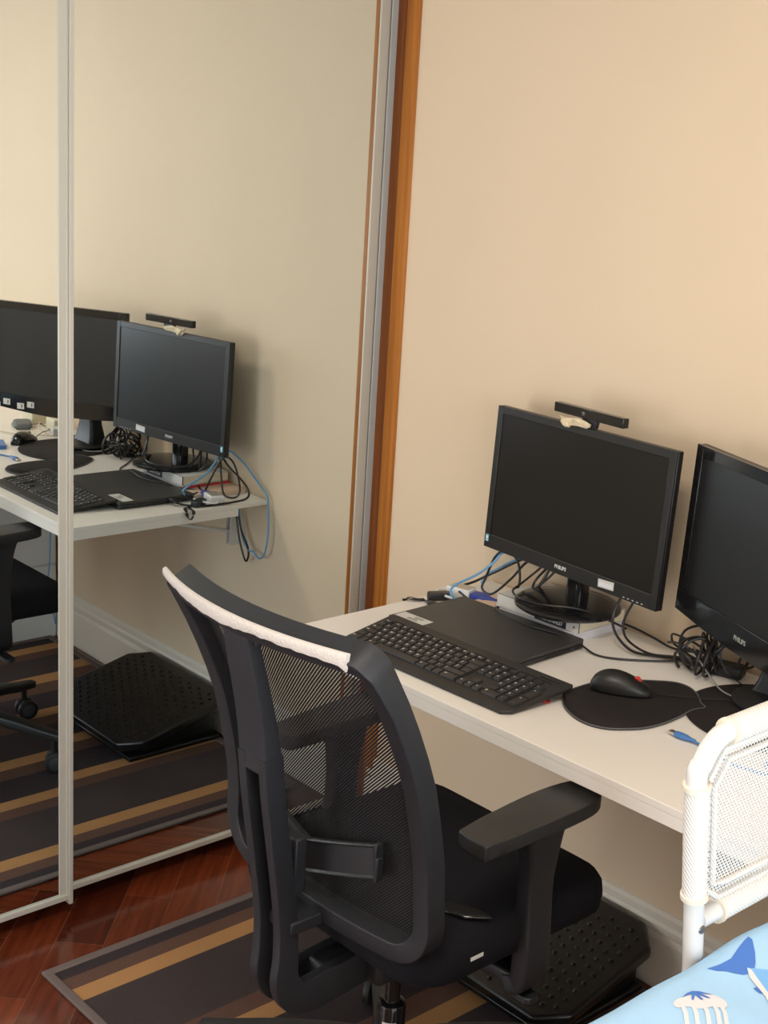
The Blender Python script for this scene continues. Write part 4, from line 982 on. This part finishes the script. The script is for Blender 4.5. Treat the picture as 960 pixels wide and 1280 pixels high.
# spine: one bar above, two legs below that turn forward under the seat
SP = [(1.005, -1.106), (.94, -1.090), (.86, -1.070), (.80, -1.060)]
def spn(z):
    pts = [(.35, -1.018), (.40, -1.022), (.467, -1.012), (.585, -1.028), (.728, -1.052), (.80, -1.060), (.86, -1.070), (.94, -1.090), (1.01, -1.108)]
    for (a, b_), (c, d) in zip(pts[:-1], pts[1:]):
        if z <= c: return b_ + (d - b_) * (z - a) / (c - a)
    return pts[-1][1]
bm = BM()
up_pts = [cl(CX - .004, spn(z) - .0, z) for z in (1.004, .97, .93, .88, .84, .80, .775)]
sweep(bm, up_pts, Vector((1, 0, 0)), lambda t_: .020 + .016 * t_, lambda t_: .060 + .008 * t_, rnd=.25)
for sx_ in (-1, 1):
    xx = CX - .004 + sx_ * .0255
    pts = [(xx, spn(z), z) for z in (.80, .74, .68, .60, .52, .45)] + [(xx, -1.016, .412), (xx, -1.006, .385), (xx, -.985, .366), (xx, -.950, .364), (xx, -.90, .368), (xx, -.84, .372), (xx, -.78, .376)]
    sweep(bm, crom([cl(*p) for p in pts], 3), Vector((1, 0, 0)), lambda t_: .036 + .026 * max(0, min(1, (t_ - .35) * 2.5)), .018, rnd=.25)
obj('spine', bm, M_CHPL, ch, ang=50)
# mounts between spine and frame
bm = BM()
for zz, hh in ((.995, .02), (.500, .022)):
    a = cl(CX, yb(CX, min(zz, zt2)) + .0, zz); bq = cl(CX, spn(zz), zz)
    bm = BM(); box(bm, -.035, .035, bq.y, a.y + .006, a.z - hh / 2, a.z + hh / 2); obj('spine_mount', bm, M_CHPL, ch, bevel=.003)
# lumbar support band on a slide
bm = BM(); nn = 16; A1 = []
for k in range(nn + 1):
    x = CX - .150 + .305 * k / nn; zc_ = .600 + .085 * abs(x - CX) / .255; A1.append([bm.verts.new(cl(x, yb(x, .635) - off, zc_ + z)) for off, z in ((.006, -.029), (.014, -.029), (.0165, -.0265), (.0125, -.023), (.0125, .023), (.0165, .0265), (.014, .029), (.006, .029))])
for A, B in zip(A1[:-1], A1[1:]):
    for k in range(8): bm.faces.new((A[k], A[(k + 1) % 8], B[(k + 1) % 8], B[k]))
bm.faces.new(A1[0][::-1]); bm.faces.new(A1[-1])
lum = obj('lumbar_support', bm, M_BLKPL, ch, ang=40)
bm = BM()
for x in (CX + .150, CX - .155):
    bm = BM(); c = cl(x, yb(x, .635) - .012, .650); box(bm, c.x, c.x + .008, c.y - .007, c.y + .006, c.z - .030, c.z + .010)
    box(bm, c.x - .003, c.x + .004, c.y - .007, c.y + .006, c.z + .002, c.z + .032); obj('lumbar_handle', bm, M_BLKPL, lum, bevel=.002)
bm = BM(); c = cl(CX, spn(.60) + .022, .60); box(bm, -.028, .028, c.y, c.y + .022, c.z - .045, c.z + .05); obj('lumbar_slide', bm, M_CHPL, lum, bevel=.003)
# seat
bm = BM()
sx0, sx1, sy0, sy1 = -.240, .240, -.93 - CY, -.462 - CY
def seatring(m, z, droop=0):
    pts = rrect(sx0 + m, sx1 - m, sy0 + m, sy1 - m, max(.02, .075 - m * .6), 6); out = []
    for x, y in pts:
        fz = z - .010 * max(0, (y - (sy1 - .14)) / .14) ** 2 * (1 if z > .44 else .3)
        sxz = .006 * (abs(x) / .24) ** 2 * (1 if z > .46 else 0)
        out.append(bm.verts.new((x, y, fz + zf + sxz)))
    return out
rs = [seatring(.030, .445), seatring(.008, .449), seatring(0, .458), seatring(-.003, .478), seatring(0, .499), seatring(.008, .511), seatring(.022, .519), seatring(.06, .523), seatring(.11, .521), seatring(.17, .519)]
for A, B in zip(rs[:-1], rs[1:]):
    for k in range(len(A)): bm.faces.new((A[k], A[(k + 1) % len(A)], B[(k + 1) % len(A)], B[k]))
bm.faces.new(rs[0][::-1]); bm.faces.new(rs[-1])
seat = obj('seat', bm, M_SEAT, ch, ang=70)
bm = BM(); prism(bm, rrect(sx0 + .07, sx1 - .07, sy0 + .06, sy1 - .12, .05), .412 + zf, .447 + zf); obj('seat_pan', bm, M_BLKPL, ch, bevel=.006)
bm = BM(); c = cl(1.1995, -.815, .485); box(bm, c.x - .0005, c.x + .0012, c.y - .014, c.y + .014, c.z - .003, c.z + .003); o = obj('brand_tag', bm, M_PRINT, seat, smooth=False); o['label'] = 'small white woven tag'
# mechanism
bm = BM(); box(bm, -.065, .065, -.13, .09, .345 + zf, .413 + zf); box(bm, -.030, .030, -.215, -.12, .366 + zf, .396 + zf)
mech = obj('tilt_mechanism', bm, M_BLKPL, ch, bevel=.01, seg=3)
bm = BM(); tube(bm, [(.06, .02, .375 + zf), (.16, .03, .372 + zf), (.222, .032, .368 + zf)], .006, n=10); prism(bm, rrect(.200, .262, .016, .048, .012), .360 + zf, .372 + zf); obj('height_lever', bm, M_BLKPL, mech, bevel=.002)
bm = BM(); tube(bm, [(-.06, .02, .375 + zf), (-.20, .05, .365 + zf)], .006, n=10); prism(bm, rrect(-.285, -.19, .035, .062, .010), .352 + zf, .363 + zf); obj('tilt_lever', bm, M_BLKPL, mech, bevel=.002)
bm = BM(); prism(bm, [(-.0, -.012), (.055, -.012), (.092, .012), (.07, .022), (.0, .020)], 0, .007, M=T(.150, -.095, .527 + zf) @ Rz(.35)); obj('seat_bracket', bm, M_GLOSS, ch, bevel=.003)
# gas lift
BX_, BY_ = -.012, -.022
bm = BM(); lathe(bm, [(.0145, .235 + zf), (.0145, .36 + zf)], BX_, BY_, n=28); lathe(bm, [(.026, .085 + zf), (.026, .232 + zf), (.024, .240 + zf), (.018, .243 + zf)], BX_, BY_, n=32)
gas = obj('gas_lift', bm, M_GLOSS, ch)
lab = BM()
ring1 = []; 
for k in range(8):
    a = math.radians(-78 + k * 8); ring1.append((lab.verts.new((BX_ + .0265 * math.cos(a), BY_ + .0265 * math.sin(a), .180 + zf)), lab.verts.new((BX_ + .0265 * math.cos(a), BY_ + .0265 * math.sin(a), .212 + zf))))
for A, B in zip(ring1[:-1], ring1[1:]): lab.faces.new((A[0], B[0], B[1], A[1]))
o = raw('lift_label', lab, M_STICK, gas); o['label'] = 'small white printed label'
# armrests
for sx_ in (-1, 1):
    bm = BM()
    ax_ = sx_ * .243 + (.003 if sx_ < 0 else -.004)
    # pad: tapered plan, pointed rear, broader front
    plan = [(-.026, -.140), (.024, -.142), (.031, -.128), (.039, -.02), (.041, .080), (.034, .118), (.020, .128), (-.016, .134), (-.034, .120), (-.044, .060), (-.044, -.02), (-.036, -.120)]
    plan = [(p.x, p.y) for p in crom([Vector((a, b_, 0)) for a, b_ in plan], 3, True)]
    yo = -.702 - CY; rs = []
    for s, z in ((.92, .664), (1.0, .668), (1.0, .688), (.975, .6915), (.5, .6925)):
        rs.append([bm.verts.new((ax_ + sx_ * a * s, yo + b_ * (1 - (1 - s) * .35), z + zf + .012 * (b_ + .15) / .29)) for a, b_ in plan])
    for A, B in zip(rs[:-1], rs[1:]):
        for k in range(len(A)): bm.faces.new((A[k], A[(k + 1) % len(A)], B[(k + 1) % len(A)], B[k]))
    bm.faces.new(rs[0][::-1]); bm.faces.new(rs[-1])
    arm = obj('armrest_pad', bm, M_ARM, ch, ang=28, bevel=.0025)
    bm = BM()
    pts = [(ax_, yo + .020, .674), (ax_, yo + .018, .62), (ax_, yo + .016, .56), (ax_ + sx_ * .002, yo + .016, .50), (ax_ + sx_ * .004, yo + .016, .45), (ax_ + sx_ * .002, yo + .018, .405), (ax_ - sx_ * .006, yo + .020, .390), (ax_ - sx_ * .025, yo + .020, .382)]
    sweep(bm, crom([Vector((x, y, z + zf)) for x, y, z in pts], 4), Vector((0, 1, 0)), lambda t_: .030 + .006 * t_, lambda t_: .105 - .050 * min(1, t_ * 4) ** .6 + .010 * t_, rnd=.4)
    obj('armrest_post', bm, M_BLKPL, ch, ang=50)
    bm = BM(); sweep(bm, crom([Vector((ax_ - sx_ * .004, yo + .020, .392 + zf)), Vector((ax_ - sx_ * .06, yo + .014, .394 + zf)), Vector((ax_ - sx_ * .15, yo, .395 + zf)), Vector((ax_ - sx_ * .2, yo, .398 + zf))], 4), Vector((0, 1, 0)), .026, .055, rnd=.4); obj('armrest_bracket', bm, M_BLKPL, ch, ang=50)
# star base and casters
bm = BM(); lathe(bm, [(.030, .085 + zf), (.040, .100 + zf), (.046, .150 + zf), (.036, .172 + zf), (.027, .176 + zf)], BX_, BY_, n=32); obj('base_hub', bm, M_BLKPL, ch)
for k in range(5):
    a = math.radians(69 + 72 * k); dr = Vector((math.cos(a), math.sin(a), 0))
    bm = BM(); B0 = Vector((BX_, BY_, 0)); pts = [B0 + dr * .03 + Vector((0, 0, .150)), B0 + dr * .12 + Vector((0, 0, .145)), B0 + dr * .22 + Vector((0, 0, .130)), B0 + dr * .30 + Vector((0, 0, .113)), B0 + dr * .355 + Vector((0, 0, .105))]
    sweep(bm, crom([p + Vector((0, 0, zf)) for p in pts], 4), Vector((0, 0, 1)), lambda t_: .050 - .022 * t_, lambda t_: .034 - .012 * t_, rnd=.5)
    leg = obj('base_leg', bm, M_BLKPL, ch, ang=60)
    cp = B0 + dr * .328; ca = a + PI / 2 + (.5, -.4, .9, .2, -.7)[k]
    Mc = T(cp.x, cp.y, 0) @ Rz(ca)
    bm = BM(); lathe(bm, [(.008, .050), (.008, .098 + zf)], 0, 0, 12, M=Mc @ T(0, .006, 0)); 
    for k2 in (-1, 1): lathe(bm, [(.001, -.009), (.024, -.009), (.029, -.006), (.030, 0), (.029, .006), (.024, .009), (.001, .009)], n=28, M=Mc @ T(0, 0, .0303) @ T(k2 * .015, 0, 0) @ Ry(PI / 2))
    cas = obj('caster', bm, M_RUBBER, ch, ang=40)
    bm = BM()
    for k2 in (-1, 1): lathe(bm, [(.001, 0), (.017, 0), (.019, .0012), (.017, .0018), (.001, .0018)], n=24, M=Mc @ T(k2 * .0235, 0, .0303) @ Ry(k2 * PI / 2))
    obj('caster_cap', bm, mat('caster_grey', (.05, .055, .06), .35), cas, ang=40)
